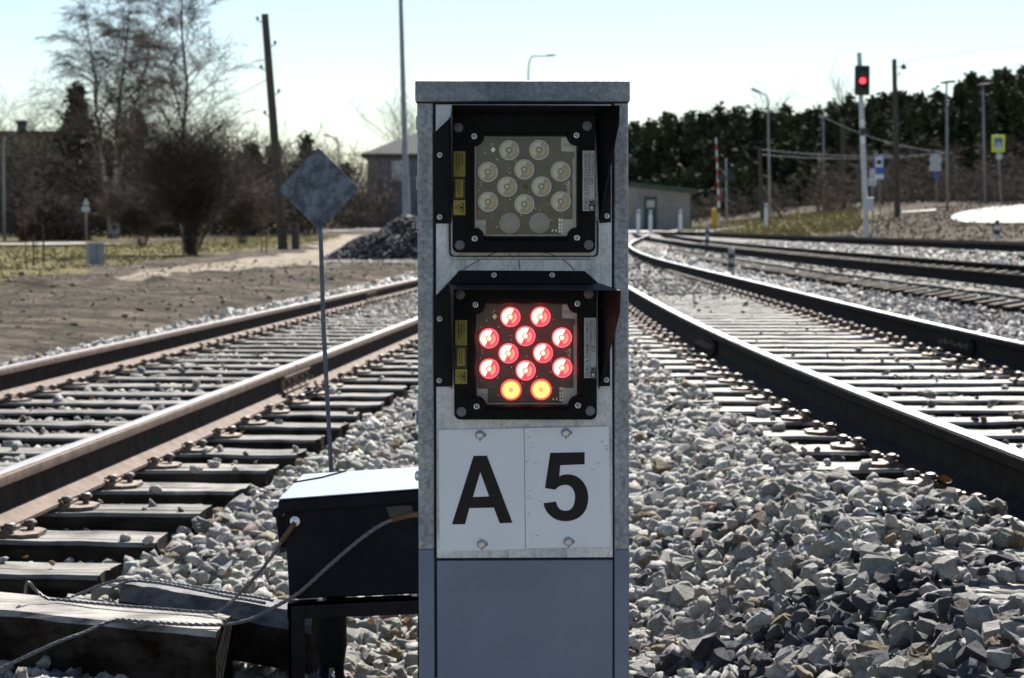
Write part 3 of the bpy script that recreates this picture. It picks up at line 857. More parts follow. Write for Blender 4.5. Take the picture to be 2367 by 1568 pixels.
# door panels
b = MB(); b.prism([C(1007, 241, -.001), C(1413, 241, -.001), C(1416.5, 1289, -.001), C(1009.5, 1291, -.001)], (0, .004, 0)); b.build('door', M_GALV_PANEL, sig, bevel=.0012)
b = MB(); e0, e1 = C(1011, 1568), C(1417, 1568)
b.prism([C(1010, 1296.5, .000), C(1416.5, 1294.5, .000), Vector((e1.x, YC, ZB)), Vector((e0.x, YC, ZB))], (0, .0045, 0)); b.build('lower_panel', M_GREYPAINT, sig, bevel=.002)
# stiffening bead pressed into the door round the upper lamp
def rrect(u0, v0, u1, v1, r, off, n=6):
    out = []
    for (cu, cv, a0) in ((u1 - r, v0 + r, -90), (u1 - r, v1 - r, 0), (u0 + r, v1 - r, 90), (u0 + r, v0 + r, 180)):
        for k in range(n + 1):
            a = R(a0 + 90 * k / n); out.append(C(cu + r * math.cos(a), cv + r * math.sin(a), off))
    return out
bead = rrect(1036, 505, 1385, 597, 12, .0012)
MB().tube(bead + [bead[0]], .0032, 6).build('door_bead', M_GALV_PANEL, sig, smooth=True)
MB().tube(rrect(1040, 505, 1381, 593, 11, .0008) , .0014, 5).build('bead_groove', M_DARKGAP, sig, smooth=True)
# hinges and bolt heads on the left side
for (v0, v1) in ((268, 300), (405, 438), (500, 530), (952, 985)):
    b = MB(); b.prism(crect(961, v0, 965, v1, -.01), (0, .02, 0)); b.build('hinge', M_GALV, sig, bevel=.001)
b = MB(); b.lathe(C(966, 1105, -.03), (-1, 0, 0), [(.009, 0), (.009, .004), (.005, .007)], n=10); b.build('side_bolt', M_SCREW, sig)

# --- pencil arcs on the door
def arcline(pts, r=.0006, off=.0016):
    return MB().tube([C(u, v, off) for u, v in pts], r, 4)
Z2 = zoomed(1020, 640, 3.136); Z1 = zoomed(1020, 180, 3.136); Z3 = zoomed(1020, 1040, 2.39); Z4 = zoomed(560, 1100, 2.631); Z5 = zoomed(0, 1350, 3.698)
arcline([Z2(*p) for p in ((430, 110), (480, 78), (540, 45), (610, 8), (690, -28), (800, -48), (900, -50), (1010, -40), (1100, -20), (1200, 20), (1260, 65), (1305, 118))]).build('scribed_arc', M_DARKGAP, sig)
arcline([Z2(*p) for p in ((872, -50), (868, 10), (872, 60), (876, 105))]).build('scribed_line', M_DARKGAP, sig)

# --- lamp units
def led_lens(parent, u, v, r, off, lit):
    """a moulded collimator lens: clear body with a bright rim, a crescent highlight laid on as colour and the chip in the middle"""
    c = C(u, v, off); n = 26
    b = MB(); b.lathe(c, (0, -1, 0), [(r * 1.0, 0), (r * 1.0, .004), (r * .93, .0066), (r * .6, .0085), (r * .25, .0090)], n=n)
    lens = b.build('lens', M_LENS_ON if lit else M_LENS_OFF, parent, smooth='auto')
    b = MB()
    for k in range(n):
        a0, a1 = 2 * math.pi * k / n, 2 * math.pi * (k + 1) / n
        q = [(r * .90, a0), (r * 1.0, a0), (r * 1.0, a1), (r * .90, a1)]
        b.prism([c + Vector((rr * math.cos(a), -.0072, rr * math.sin(a))) for rr, a in q], (0, .001, 0))
    b.build('lens_rim', M_RIM_ON if lit else M_RIM_OFF, parent)
    # crescent on the left side, a lens highlight put into the colour
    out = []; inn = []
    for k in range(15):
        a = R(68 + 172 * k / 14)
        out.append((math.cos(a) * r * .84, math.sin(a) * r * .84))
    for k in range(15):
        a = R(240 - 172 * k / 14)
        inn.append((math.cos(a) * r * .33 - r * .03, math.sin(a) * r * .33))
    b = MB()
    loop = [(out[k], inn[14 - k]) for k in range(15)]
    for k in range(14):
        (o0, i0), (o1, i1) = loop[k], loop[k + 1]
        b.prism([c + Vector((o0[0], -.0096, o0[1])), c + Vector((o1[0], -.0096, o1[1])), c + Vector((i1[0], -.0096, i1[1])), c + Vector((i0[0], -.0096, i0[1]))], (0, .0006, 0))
    b.build('lens_highlight', M_CRES_ON if lit else M_CRES_OFF, parent)
    # amber glint on the right, likewise put into the colour
    b = MB()
    for k in range(8):
        a0, a1 = R(-75 + 15 * k), R(-75 + 15 * (k + 1))
        b.prism([c + Vector((rr * math.cos(a), -.0096, rr * math.sin(a))) for rr, a in ((r * .38, a0), (r * .66, a0), (r * .66, a1), (r * .38, a1))], (0, .0006, 0))
    b.build('glint', M_AMB_ON if lit else M_AMB_OFF, parent)
    b = MB(); b.lathe(c + Vector((0, -.0094, 0)), (0, -1, 0), [(r * .30, 0), (r * .30, .0004), (r * .2, .0008)], n=16); b.build('lens_core', M_CORE_ON if lit else M_CORE_OFF, parent)
    b = MB(); b.lathe(c + Vector((0, -.0102, 0)), (0, -1, 0), [(r * .15, 0), (r * .15, .0006), (r * .1, .0010)], n=14); b.build('chip', M_CHIP_ON if lit else M_CHIP_OFF, parent)
M_LENS_OFF = mat('clear_lens', (.30, .285, .25), (.42, .40, .35), scale=90, rough=.2, spec=.6)
M_RIM_OFF = mat('clear_lens_rim', (.52, .52, .50), (.64, .64, .62), scale=60, rough=.22)
M_CRES_OFF = mat('cream_lens_highlight', (.56, .52, .38), (.66, .62, .48), scale=80, rough=.3)
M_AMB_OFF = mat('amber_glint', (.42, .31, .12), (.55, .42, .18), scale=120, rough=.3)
M_CORE_OFF = mat('lens_centre', (.22, .215, .20), rough=.25)
M_CHIP_OFF = mat('led_chip_off', (.66, .64, .56), rough=.3)
M_DISC_OFF = mat('frosted_lens', (.24, .235, .23), (.32, .31, .30), scale=60, rough=.5)
M_LENS_ON = emit('lit_red_lens', (1.0, .030, .055), 1.35)
M_RIM_ON = emit('lit_lens_rim', (1.0, .10, .14), 1.1)
M_CRES_ON = emit('lit_lens_highlight', (1.0, .62, .30), 2.6)
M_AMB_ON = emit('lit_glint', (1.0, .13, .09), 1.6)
M_CORE_ON = emit('lit_lens_centre', (1.0, .16, .10), 1.6)
M_CHIP_ON = emit('lit_led_chip', (1.0, .88, .55), 3.2)
M_DISC_ON = emit('lit_frosted_lens', (1.0, .36, .085), 1.65)
M_DISC_RIM_ON = emit('lit_frosted_rim', (1.0, .06, .05), 1.3)
def cover_mat():
    m, N, L, B = new_mat('clear_cover')
    out = N['Material Output']; N.remove(B)
    tr = N.new('ShaderNodeBsdfTransparent'); gl = N.new('ShaderNodeBsdfGlossy'); gl.inputs['Roughness'].default_value = .12
    tr.inputs['Color'].default_value = (.96, .96, .95, 1)
    mx = N.new('ShaderNodeMixShader'); mx.inputs['Fac'].default_value = .02
    L.new(tr.outputs[0], mx.inputs[1]); L.new(gl.outputs[0], mx.inputs[2]); L.new(mx.outputs[0], out.inputs['Surface'])
    return m
M_COVER = cover_mat()
def text_part(s, parent, loc, size, m, rot90=True, name='lettering', width=None):
    cu = bpy.data.curves.new(name, 'FONT'); cu.body = s; cu.size = size; cu.align_x = 'LEFT'; cu.resolution_u = 3
    t = bpy.data.objects.new(name, cu); link(t)
    bpy.context.view_layer.update()
    me = bpy.data.meshes.new_from_object(t.evaluated_get(bpy.context.evaluated_depsgraph_get()))
    bpy.data.objects.remove(t)
    co = np.empty(len(me.vertices) * 3); me.vertices.foreach_get('co', co); co = co.reshape(-1, 3)
    if width: co[:, 0] *= width / max(1e-6, co[:, 0].max())
    out = np.zeros_like(co)
    if rot90: out[:, 0] = -co[:, 1]; out[:, 2] = co[:, 0]
    else: out[:, 0] = co[:, 0]; out[:, 2] = co[:, 1]
    me.vertices.foreach_set('co', out.ravel().astype(np.float32))
    me.materials.clear(); me.materials.append(m)
    o = bpy.data.objects.new(name, me); link(o); o.parent = parent; o.location = Vector(loc) - WLOC[parent.name]; WLOC[o.name] = Vector(loc)
    return o
def screw(parent, u, v, off, r=.0052, name='screw'):
    c = C(u, v, off)
    b = MB(); b.lathe(c, (0, -1, 0), [(r, 0), (r, .0016), (r * .82, .0024), (r * .62, .0024)], n=16, caps=False)
    b.lathe(c, (0, -1, 0), [(r * .24, 0), (r * .24, .0020), (r * .1, .0022)], n=10)
    b.build(name, M_SCREW, parent, smooth='auto')
    b = MB(); b.lathe(c, (0, -1, 0), [(r * .64, 0), (r * .64, .0014), (r * .3, .0014)], n=14); b.build(name + '_recess', M_DARKGAP, parent)

def lamp_unit(Z, box, win, leds, discs, centre, inner, plugs, lit, serial, colour, watt, code):
    u0, v0 = Z(*box[:2]); u1, v1 = Z(*box[2:]); w0, x0 = Z(*win[:2]); w1, x1 = Z(*win[2:])
    # housing: a frame with rounded outer corners round the window
    outer = rrect(u0, v0, u1, v1, 14, .030, 5); n = len(outer)
    def win_loop(e, off, notch=13):
        a0, b0, a1, b1 = w0 - e, x0 - e, w1 + e, x1 + e
        pts = []
        for (cu, cv, s) in ((a1, b0, ((-1, 0), (0, 1))), (a1, b1, ((0, -1), (-1, 0))), (a0, b1, ((1, 0), (0, -1))), (a0, b0, ((0, 1), (1, 0)))):
            for k in range(6):
                t = R(90 * k / 5); pts.append(C(cu + notch * (s[0][0] * math.cos(t) + s[1][0] * math.sin(t)), cv + notch * (s[0][1] * math.cos(t) + s[1][1] * math.sin(t)), off))
        return pts
    i1 = win_loop(12, .030, 4); i2 = win_loop(4, .026, 13); i3 = win_loop(0, .020, 20); i4 = win_loop(0, .008, 20)
    back = [Vector((p.x, YC - .001, p.z)) for p in outer]
    b = MB(); b.add(back + outer + i1 + i2 + i3 + i4, [])
    fs_ = []
    for lv in range(5):
        for k in range(24):
            fs_.append((lv * 24 + k, lv * 24 + (k + 1) % 24, (lv + 1) * 24 + (k + 1) % 24, (lv + 1) * 24 + k))
    fs_.append(tuple(range(24)))
    b.f = fs_
    hs = b.build('lamp_housing', M_BLACK, sig, fix=True)
    if lit: hs['label'] = 'lower lamp housing with red LEDs lit'
    else: hs['label'] = 'upper lamp housing with unlit LEDs'
    # tray and board
    b = MB(); b.prism(crect(w0 - 2, x0 - 2, w1 + 2, x1 + 2, .007), (0, .002, 0)); b.build('reflector_tray', M_TRAY, hs)
    b = MB()
    b.prism([C(w0 + 2, x0 + 1, .009), C(w1 - 34, x0 + 1, .009), C(w1 - 34, x0 + 32, .009), C(w1 - 4, x0 + 34, .009), C(w1 - 4, x0 + 48, .009), C(w1 - 8, x0 + 48, .009), C(w1 - 8, x1 - 38, .009), C(w1 - 33, x1 - 38, .009), C(w1 - 33, x1 - 7, .009), C(w1 - 37, x1 - 3, .009), C(w0 + 25, x1 - 3, .009), C(w0 + 25, x1 - 36, .009), C(w0 + 2, x1 - 36, .009)], (0, .0015, 0))
    b.build('circuit_board', M_PCB, hs)
    rr = random.Random(5)
    b = MB()
    for k in range(70):
        uu, vv = rr.uniform(w0 + 6, w1 - 12), rr.uniform(x0 + 5, x1 - 8)
        if any((uu - Z(*q)[0]) ** 2 + (vv - Z(*q)[1]) ** 2 < 26 ** 2 for q in leds + discs): continue
        if uu > w1 - 36 and (vv < x0 + 36 or vv > x1 - 42): continue
        if uu < w0 + 28 and vv > x1 - 38: continue
        e = rr.uniform(.5, 1.2); f = rr.uniform(.5, 1.6)
        b.prism(crect(uu - e, vv - f, uu + e, vv + f, .0096), (0, .0005, 0))
    for (du, dv, su, sv) in ((-26, -36, 2, 3.5), (-21, -36, 2, 3.5), (-26, -26, 2, 3.5), (-21, -26, 2, 3.5), (-26, -18, 2, 3), (-21, -18, 2, 3), (-26, -10, 2, 3), (-21, -10, 2, 3), (-42, -12, 1.6, 2.5), (-34, -12, 1.6, 2.5)):
        b.prism(crect(w1 + du - 12 - su, x1 + dv - sv, w1 + du - 12 + su, x1 + dv + sv, .0096), (0, .0005, 0))
    b.build('solder_pads', M_SILVER, hs)
    bb = MB(); cu_, cv_ = Z(*inner[4]); bb.prism([C(cu_ - 6, cv_, .0096), C(cu_, cv_ - 7, .0096), C(cu_ + 6, cv_, .0096), C(cu_, cv_ + 7, .0096)], (0, .0005, 0)); bb.build('board_component', M_SILVER, hs)
    text_part(code, hs, C(w1 - 14, x0 + 133, .0105), .0085, M_SILVER, True, 'board_marking', width=.024)
    for (a_, b_, s_) in ((w1 - 31, x0 + 14, 'E5401'), (w0 + 3, x1 - 26, 'E5401')):
        b = MB(); b.prism(crect(a_, b_, a_ + 22, b_ + 8, .0078), (0, .0004, 0)); b.build('board_label', M_LABEL, hs)
    rl = 78 / 3.136 * .9246 * PXM; rd = 82 / 3.136 * .9246 * PXM
    for q in leds: led_lens(hs, *Z(*q), rl, .0105, lit)
    for q in discs:
        c = C(*Z(*q), .0105)
        b = MB(); b.lathe(c, (0, -1, 0), [(rd, 0), (rd, .004), (rd * .85, .006), (rd * .3, .0068)], n=28); b.build('lens', M_DISC_RIM_ON if lit else M_DISC_OFF, hs, smooth='auto')
        if lit:
            b = MB(); b.lathe(c + Vector((0, -.0055, 0)), (0, -1, 0), [(rd * .84, 0), (rd * .8, .0014), (rd * .3, .002)], n=28); b.build('lens_core', M_DISC_ON, hs, smooth='auto')
            b = MB(); b.lathe(c + Vector((0, -.0072, 0)), (0, -1, 0), [(rd * .22, 0), (rd * .22, .0008)], n=14); b.build('chip', M_CORE_ON, hs)
    if centre and not lit:
        cu_, cv_ = Z(*centre)
        b = MB(); b.lathe(C(cu_, cv_, .0100), (0, -1, 0), [(.0105, 0), (.0105, .003), (.008, .0035)], n=18); b.build('sensor_ring', M_PCB, hs)
        b = MB(); b.lathe(C(cu_ + 1.5, cv_ + .5, .0134), (0, -1, 0), [(.0052, 0), (.0052, .0008)], n=14); b.build('sensor_hole', M_BLACK, hs)
    b = MB(); b.prism(crect(w0 - 3, x0 - 3, w1 + 3, x1 + 3, .0235), (0, .001, 0)); b.build('clear_cover', M_COVER, hs)
    for q in inner[:4]:
        b = MB(); b.lathe(C(*Z(*q), .0225), (0, -1, 0), [(.0175, 0), (.0175, .006), (.016, .0085), (.0075, .0085)], n=24); b.build('screw_boss', M_BLACK, hs, smooth='auto')
        screw(hs, *Z(*q), .031)
    for q in plugs:
        b = MB(); b.lathe(C(*Z(*q), .0285), (0, -1, 0), [(.0085, 0), (.0085, .002), (.007, .0028)], n=20); b.build('plug', M_PLUG, hs, smooth='auto')
    # warning stickers on the left edge of the housing
    us, vs0 = u0 + 2.5, v0 + (Z(0, 665)[1] - Z(0, 372)[1]) * 1.0 - (3 if lit else 0)
    k = (v1 - v0) / 300.0
    sw = 27
    def stick(a, b_, m, name, off=.0308, inset=0):
        q = MB(); q.prism(crect(us + inset, vs0 + a + inset, us + sw - inset, vs0 + b_ - inset, off), (0, .0006, 0)); return q.build(name, m, hs)
    stick(0, 58, M_YELLOW, 'warning_sticker')
    for t in (7, 13, 19):
        q = MB(); q.prism(crect(us + t, vs0 + 5, us + t + 2, vs0 + 50 - t, .0313), (0, .0004, 0)); q.build('sticker_print', M_YELLOWD, hs)
    stick(60, 110, M_YELLOWD, 'sticker_border'); stick(60, 110, M_YELLOW, 'warning_sticker', .0312, 5)
    for t in (9, 14):
        q = MB(); q.prism(crect(us + t, vs0 + 68, us + t + 1.8, vs0 + 100, .0317), (0, .0004, 0)); q.build('sticker_print', M_YELLOWD, hs)
    stick(112, 146, M_YELLOW, 'warning_sticker')
    def tri(s_, off): 
        cu2, cv2 = us + sw / 2 + 1, vs0 + 129
        return [C(cu2 - 11 * s_, cv2, off), C(cu2 + 9 * s_, cv2 - 12 * s_, off), C(cu2 + 9 * s_, cv2 + 12 * s_, off)]
    q = MB(); q.prism(tri(1, .0313), (0, .0004, 0)); q.build('warning_triangle', M_YELLOWD, hs)
    q = MB(); q.prism(tri(.72, .0316), (0, .0003, 0)); q.build('warning_triangle', M_YELLOW, hs)
    q = MB(); q.lathe(C(us + sw / 2 + 4, vs0 + 129, .0318), (0, -1, 0), [(.0028, 0), (.0028, .0003)], n=10); q.build('warning_dot', M_YELLOWD, hs)
    # serial number label on the right edge
    l0, m0 = (u1 - 29, v0 + (660 - 372) / 3.136 * .9246 - (7 if lit else 0)); l1, m1 = u1 - 1.5, m0 + 138
    q = MB(); q.prism(crect(l0, m0, l1, m1, .0308), (0, .0006, 0)); q.build('serial_label', M_LABEL, hs)
    q = MB(); q.prism(crect(l0 + 13.5, m0 + 1, l0 + 14.2, m1 - 1, .0312), (0, .0003, 0)); q.prism(crect(l0 + 1, m0 + 57, l1 - 1, m0 + 57.7, .0312), (0, .0003, 0)); q.build('label_rule', M_LETTER, hs)
    tz = .0314
    text_part('E5401.' + colour[0], hs, C(l0 + 11, m1 - 3, tz), .0088, M_LETTER, True, width=.030)
    text_part(colour[1], hs, C(l0 + 11, m1 - 46, tz), .0088, M_LETTER, True, width=.024)
    text_part('S/N ' + serial, hs, C(l0 + 10, m0 + 54, tz), .0072, M_LETTER, True, width=.036)
    text_part('TOIDE 12 V AC/DC', hs, C(l0 + 19, m0 + 54, tz), .005, M_LETTER, True, width=.037)
    text_part('V\u00d5IMSUS AC< ' + watt, hs, C(l0 + 26, m0 + 54, tz), .005, M_LETTER, True, width=.037)
    q = MB(); q.prism(crect(l0 + 15, m1 - 26, l1 - .5, m1 - 1, .0312), (0, .0003, 0)); q.build('label_block', M_LETTER, hs)
    text_part('CE', hs, C(l0 + 25, m1 - 14, tz + .0003), .010, M_LABEL, True, width=.010)
    q = MB(); q.prism(crect(l0 + 17, m1 - 11, l0 + 24, m1 - 3, tz + .0003), (0, .0002, 0)); q.build('disposal_mark', M_LABEL, hs)
    text_part('GSI', hs, C(l0 + 24, m1 - 60, tz), .009, M_LETTER, True, width=.011)
    return hs
UP_LEDS = [(793, 617), (1027, 615), (627, 787), (911, 767), (1195, 782), (778, 902), (1045, 900), (629, 1020), (912, 1038), (1196, 1017)]
LO_LEDS = [(803, 476), (1038, 474), (636, 643), (920, 625), (1205, 637), (788, 760), (1057, 757), (638, 880), (922, 893), (1208, 872)]
lamp_unit(Z1, (352, 335, 1463, 1415), (527, 515, 1315, 1285), UP_LEDS, [(798, 1187), (1030, 1185)], (913, 902),
          [(521, 511), (1317, 503), (526, 1306), (1320, 1300), (668, 612)], [(410, 1357), (1412, 1355), (398, 443), (1400, 430)], False, '135401036', ('G', 'ROHELINE'), '28 W', '81A26')
lamp_unit(Z2, (366, 215, 1475, 1272), (540, 378, 1322, 1160), LO_LEDS, [(808, 1045), (1043, 1043)], None,
          [(531, 377), (1324, 369), (540, 1168), (1328, 1160), (680, 474)], [(422, 1210), (1424, 1203), (412, 300), (1412, 294)], True, '135401017', ('R', 'PUNANE'), '34 W', '81A26')
# --- sheet metal hoods
E = .115
def Fp(Z, x, y, e=E):
    u, v = Z(x, y); return P(u, v, YC - e)
def Bp(Z, x, y, off=.004):
    u, v = Z(x, y); return C(u, v, off)
def sheet(name, quads, parent, m=M_HOOD, t=.0016):
    """thin folded sheet: each face list extruded slightly outwards as one mesh with a solidify modifier"""
    b = MB()
    for q in quads: b.add(q, [tuple(range(len(q)))])
    o = b.build(name, m, parent, fix=False)
    bm = bmesh.new(); bm.from_mesh(o.data); bmesh.ops.remove_doubles(bm, verts=bm.verts, dist=.0015); bmesh.ops.recalc_face_normals(bm, faces=bm.faces); bm.to_mesh(o.data); bm.free()
    s = o.modifiers.new('thickness', 'SOLIDIFY'); s.thickness = t; s.offset = 0
    return o
def hood(Z, tl, tr, btl, btr, left_flange, right_flange, left_prof, right_prof, top_flange, screws, label):
    q = []
    q.append([Bp(Z, *btl), Bp(Z, *btr), Fp(Z, *tr), Fp(Z, *tl)])                      # roof
    q.append([Bp(Z, *btr)] + [Bp(Z, *right_prof[-1])] + [Fp(Z, *p[:2], p[2]) for p in reversed(right_prof[:-1])] + [Fp(Z, *tr)])
    q.append([Bp(Z, *btl)] + [Bp(Z, *left_prof[-1])] + [Fp(Z, *p[:2], p[2]) for p in reversed(left_prof[:-1])] + [Fp(Z, *tl)])
    q.append([Bp(Z, *p) for p in left_flange]); q.append([Bp(Z, *p) for p in right_flange])
    if top_flange: q.append([Bp(Z, *p) for p in top_flange])
    h = sheet('hood', q, sig); h['label'] = label
    for s in screws: screw(h, *Z(*s), .005, r=.0048)
hood(Z2, (357, 264), (1665, 272), (318, 213), (1487, 214),
     [(318, 213), (218, 312), (218, 1024), (342, 1024), (342, 262)], [(1487, 214), (1585, 312), (1583, 1020), (1497, 1022), (1490, 262)],
     [(358, 430, E), (352, 700, .06), (342, 1040)], [(1660, 440, E), (1610, 640, .085), (1540, 880, .04), (1495, 1040)],
     [(318, 213), (405, 113), (1385, 118), (1487, 214)], [(675, 150), (1130, 150), (250, 493), (247, 975), (1554, 970)], 'lower hood with its top flange screwed to the door')
hood(Z1, (347, 262), (1657, 266), (335, 352), (1468, 352),
     [(335, 352), (318, 372), (218, 468), (218, 1190), (333, 1190)], [(1470, 352), (1590, 470), (1590, 1180), (1500, 1180)],
     [(350, 430, E), (350, 800, .06), (335, 1190)], [(1655, 400, E), (1605, 650, .09), (1540, 950, .045), (1500, 1185)],
     None, [(251, 652), (250, 1138), (1558, 1130)], 'upper hood')

# --- number plates
def plate(pts, letter_polys, bolts, label, hole=None):
    b = MB(); b.prism([C(*Z3(*p), .0030) for p in pts], (0, .0022, 0)); pl = b.build('number_plate', M_WHITE, sig, bevel=.0006); pl['label'] = label
    bm = bmesh.new()
    for poly in letter_polys:
        vs_ = [bm.verts.new(C(*Z3(*p), .0036)) for p in poly]
        for i in range(len(vs_)): bm.edges.new((vs_[i], vs_[(i + 1) % len(vs_)]))
    bmesh.ops.triangle_fill(bm, use_beauty=True, use_dissolve=False, edges=bm.edges)
    if hole:
        for f in [f for f in bm.faces if inpoly(np.array([f.calc_center_median().x]), np.array([f.calc_center_median().z]), [(C(*Z3(*p)).x, C(*Z3(*p)).z) for p in hole])[0]]: bm.faces.remove(f)
    me = bpy.data.meshes.new('letter'); bmesh.ops.recalc_face_normals(bm, faces=bm.faces)
    c = sum((v.co for v in bm.verts), Vector()) / len(bm.verts)
    bmesh.ops.translate(bm, verts=bm.verts, vec=-c); bm.to_mesh(me); bm.free(); me.materials.append(M_LETTER)
    o = bpy.data.objects.new('letter', me); link(o); o.parent = pl; o.location = c - WLOC[pl.name]
    for q in bolts:
        cc = C(*Z3(*q), .0034)
        b = MB(); b.lathe(cc, (0, -1, 0), [(.0088, 0), (.0088, .0006), (.0075, .0010)], n=18); b.build('washer', M_GALV, pl)
        b = MB(); b.lathe(cc + Vector((0, -.001, 0)), (0, -1, 0), [(.0056, 0), (.0056, .004), (.0045, .005), (.0028, .005), (.0026, .003)], n=12); b.build('bolt', M_SCREW, pl, smooth='auto')
        b = MB(); cu_, cv_ = Z3(*q)
        b.prism([C(cu_ + 6, cv_ - 5.5, .0034), C(cu_ + 13, cv_ - 4, .0034), C(cu_ + 14.5, cv_, .0034), C(cu_ + 13, cv_ + 4, .0034), C(cu_ + 6, cv_ + 5.5, .0034)], (0, .0005, 0)); b.build('slot_shadow', M_PLUG, pl)
        b = MB(); b.prism([C(cu_ - 3, cv_ + 7, .0033), C(cu_ + 2, cv_ + 8, .0033), C(cu_ + 1, cv_ + 17, .0033), C(cu_ - 1.5, cv_ + 13, .0033)], (0, .0003, 0)); b.build('rust_streak', M_RUSTSTAIN, pl)
    return pl
A_OUT = [(263, 647), (392, 238), (472, 237), (624, 637), (548, 640), (513, 547), (367, 550), (341, 646)]
A_HOLE = [(432, 335), (485, 480), (388, 484)]
FIVE = [(850, 220), (1055, 216), (1055, 288), (910, 294), (903, 361), (925, 351), (950, 348), (975, 350), (1000, 357), (1024, 371), (1045, 392), (1062, 418), (1073, 448), (1077, 482), (1075, 515), (1066, 550), (1053, 574), (1035, 595), (1012, 611), (985, 622), (962, 627), (940, 628), (914, 626), (890, 620), (866, 607), (845, 590), (830, 573), (820, 555), (813, 537), (810, 520), (885, 511), (888, 527), (895, 542), (904, 553), (915, 560), (930, 565), (945, 566), (961, 563), (975, 555), (986, 540), (993, 520), (997, 500), (998, 483), (996, 463), (990, 445), (981, 430), (970, 420), (958, 413), (945, 411), (929, 412), (915, 415), (903, 420), (893, 427), (886, 433), (880, 440), (818, 430)]
plate([(183, 83), (692, 72), (700, 797), (190, 808)], [A_OUT, A_HOLE], [(430, 113), (440, 765)], 'white plate with a black letter A', hole=A_HOLE)
plate([(695.5, 72), (1200, 62), (1213, 782), (704, 790)], [FIVE], [(943, 100), (958, 750)], 'white plate with a black figure 5')
# scuffs and rust specks on the plates and the painted panel
rr = random.Random(11)
b = MB()
for k in range(46):
    x_, y_ = rr.choice([(rr.uniform(1150, 1208), rr.uniform(80, 260)), (rr.uniform(200, 1200), rr.uniform(90, 780)), (rr.uniform(695, 760), rr.uniform(100, 780))])
    if 250 < x_ < 640 and 220 < y_ < 660 or 800 < x_ < 1090 and 200 < y_ < 640: continue
    l_, a_ = rr.uniform(1, 9), rr.uniform(-.9, .4)
    u_, v_ = Z3(x_, y_)
    b.prism([C(u_, v_, .0035), C(u_ + l_ * math.cos(a_), v_ + l_ * math.sin(a_), .0035), C(u_ + l_ * math.cos(a_) + .3, v_ + l_ * math.sin(a_) + .8, .0035), C(u_ + .3, v_ + .8, .0035)], (0, .0003, 0))
b.build('scuff_marks', M_PLUG, sig)
b = MB()
for k in range(30):
    u_, v_ = rr.uniform(1020, 1410), rr.uniform(1310, 1566); s_ = rr.uniform(.5, 1.3)
    b.prism(crect(u_, v_, u_ + s_, v_ + s_ * 1.4, .0006), (0, .0003, 0))
b.build('rust_specks', M_RUSTSTAIN, sig)
# ------------------------------------------------------------------ relay box on its steel frame
M_BOXPAINT = mat('dark_box_paint', (.005, .006, .010), (.010, .011, .016), scale=7, rough=.55, bump=.04, bscale=120, spec=.09)
M_BOXLID = mat('light_grey_lid', (.34, .38, .43), (.42, .46, .51), scale=6, rough=.34, detail=8)
M_FRAME = mat('black_angle_iron', (.006, .006, .008), (.014, .013, .015), scale=20, rough=.6, spec=.10)
M_LUG = mat('rusty_cable_lug', (.065, .032, .014), (.13, .065, .026), scale=80, rough=.7)
M_ROPE = mat('galvanised_wire_rope', (.09, .095, .105), (.19, .195, .205), scale=300, rough=.5, metal=.5)
M_TAPE = mat('white_fleck', (.7, .7, .7), rough=.6)
YB = 4.80
def BX(u, v, y=YB): return P(u, v, y)
rb = thing('relay_box', (BX(850, 1568).x, YB + .25, h1(-.35, YB + .2)), 'dark relay box with light grey lid on an angle iron frame left of the cabinet', 'relay box')
gz = WLOC[rb.name].z
# box: front face outline from the photo, 0.42 m deep
ft_l, ft_r = BX(655, 1168), BX(1010, 1146)
fb_l, fb_r = BX(668, 1386), BX(1012, 1372)
dep = Vector((.035, .42, 0))
b = MB(); b.add([ft_l, ft_r, fb_r, fb_l, ft_l + dep, ft_r + dep, fb_r + dep, fb_l + dep], [(0, 1, 2, 3), (4, 7, 6, 5), (0, 4, 5, 1), (3, 2, 6, 7), (0, 3, 7, 4), (1, 5, 6, 2)])
b.build('box', M_BOXPAINT, rb, bevel=.006)
# lid with a down turned rim, overhanging on all sides
l0, l1 = P(643, 1158, YB - .02), P(1014, 1130, YB - .02)
l2, l3 = P(1014, 1080, YB + .46), P(700, 1100, YB + .46)
rim = Vector((0, 0, -.030))
b = MB(); b.add([l0, l1, l2, l3, l0 + rim, l1 + rim, l2 + rim, l3 + rim], [(0, 3, 2, 1), (4, 5, 6, 7), (0, 1, 5, 4), (1, 2, 6, 5), (2, 3, 7, 6), (3, 0, 4, 7)])
b.build('lid_rim', M_BOXPAINT, rb, bevel=.004)
up = Vector((0, 0, .0025)); c_ = (l0 + l1 + l2 + l3) / 4
tp = [c_ + (q - c_) * .992 + up for q in (l0, l1, l2, l3)]
b = MB(); b.prism(tp, (0, 0, .002)); b.build('lid_top', M_BOXLID, rb)
seam = [l0.lerp(l3, .62) + Vector((-.002, 0, .006)), l0.lerp(l3, .75) + (l1 - l0) * .16 + Vector((0, 0, .006)), l0.lerp(l3, .98) + (l1 - l0) * .30 + Vector((0, 0, .006))]
MB().tube(seam, .0022, 5).build('lid_seam', M_BOXPAINT, rb)
# hinge flap and catch on the left side
b = MB(); b.prism([BX(637, 1195, YB + .02), BX(662, 1195, YB + .02), BX(664, 1268, YB + .02), BX(646, 1266, YB + .02)], (0, .05, 0)); b.build('catch', M_BOXPAINT, rb, bevel=.003)
b = MB(); b.lathe(BX(647, 1180, YB + .03), (0, -1, 0), [(.012, 0), (.012, .05), (.008, .055)], n=14); b.build('hinge_knuckle', M_BOXPAINT, rb)
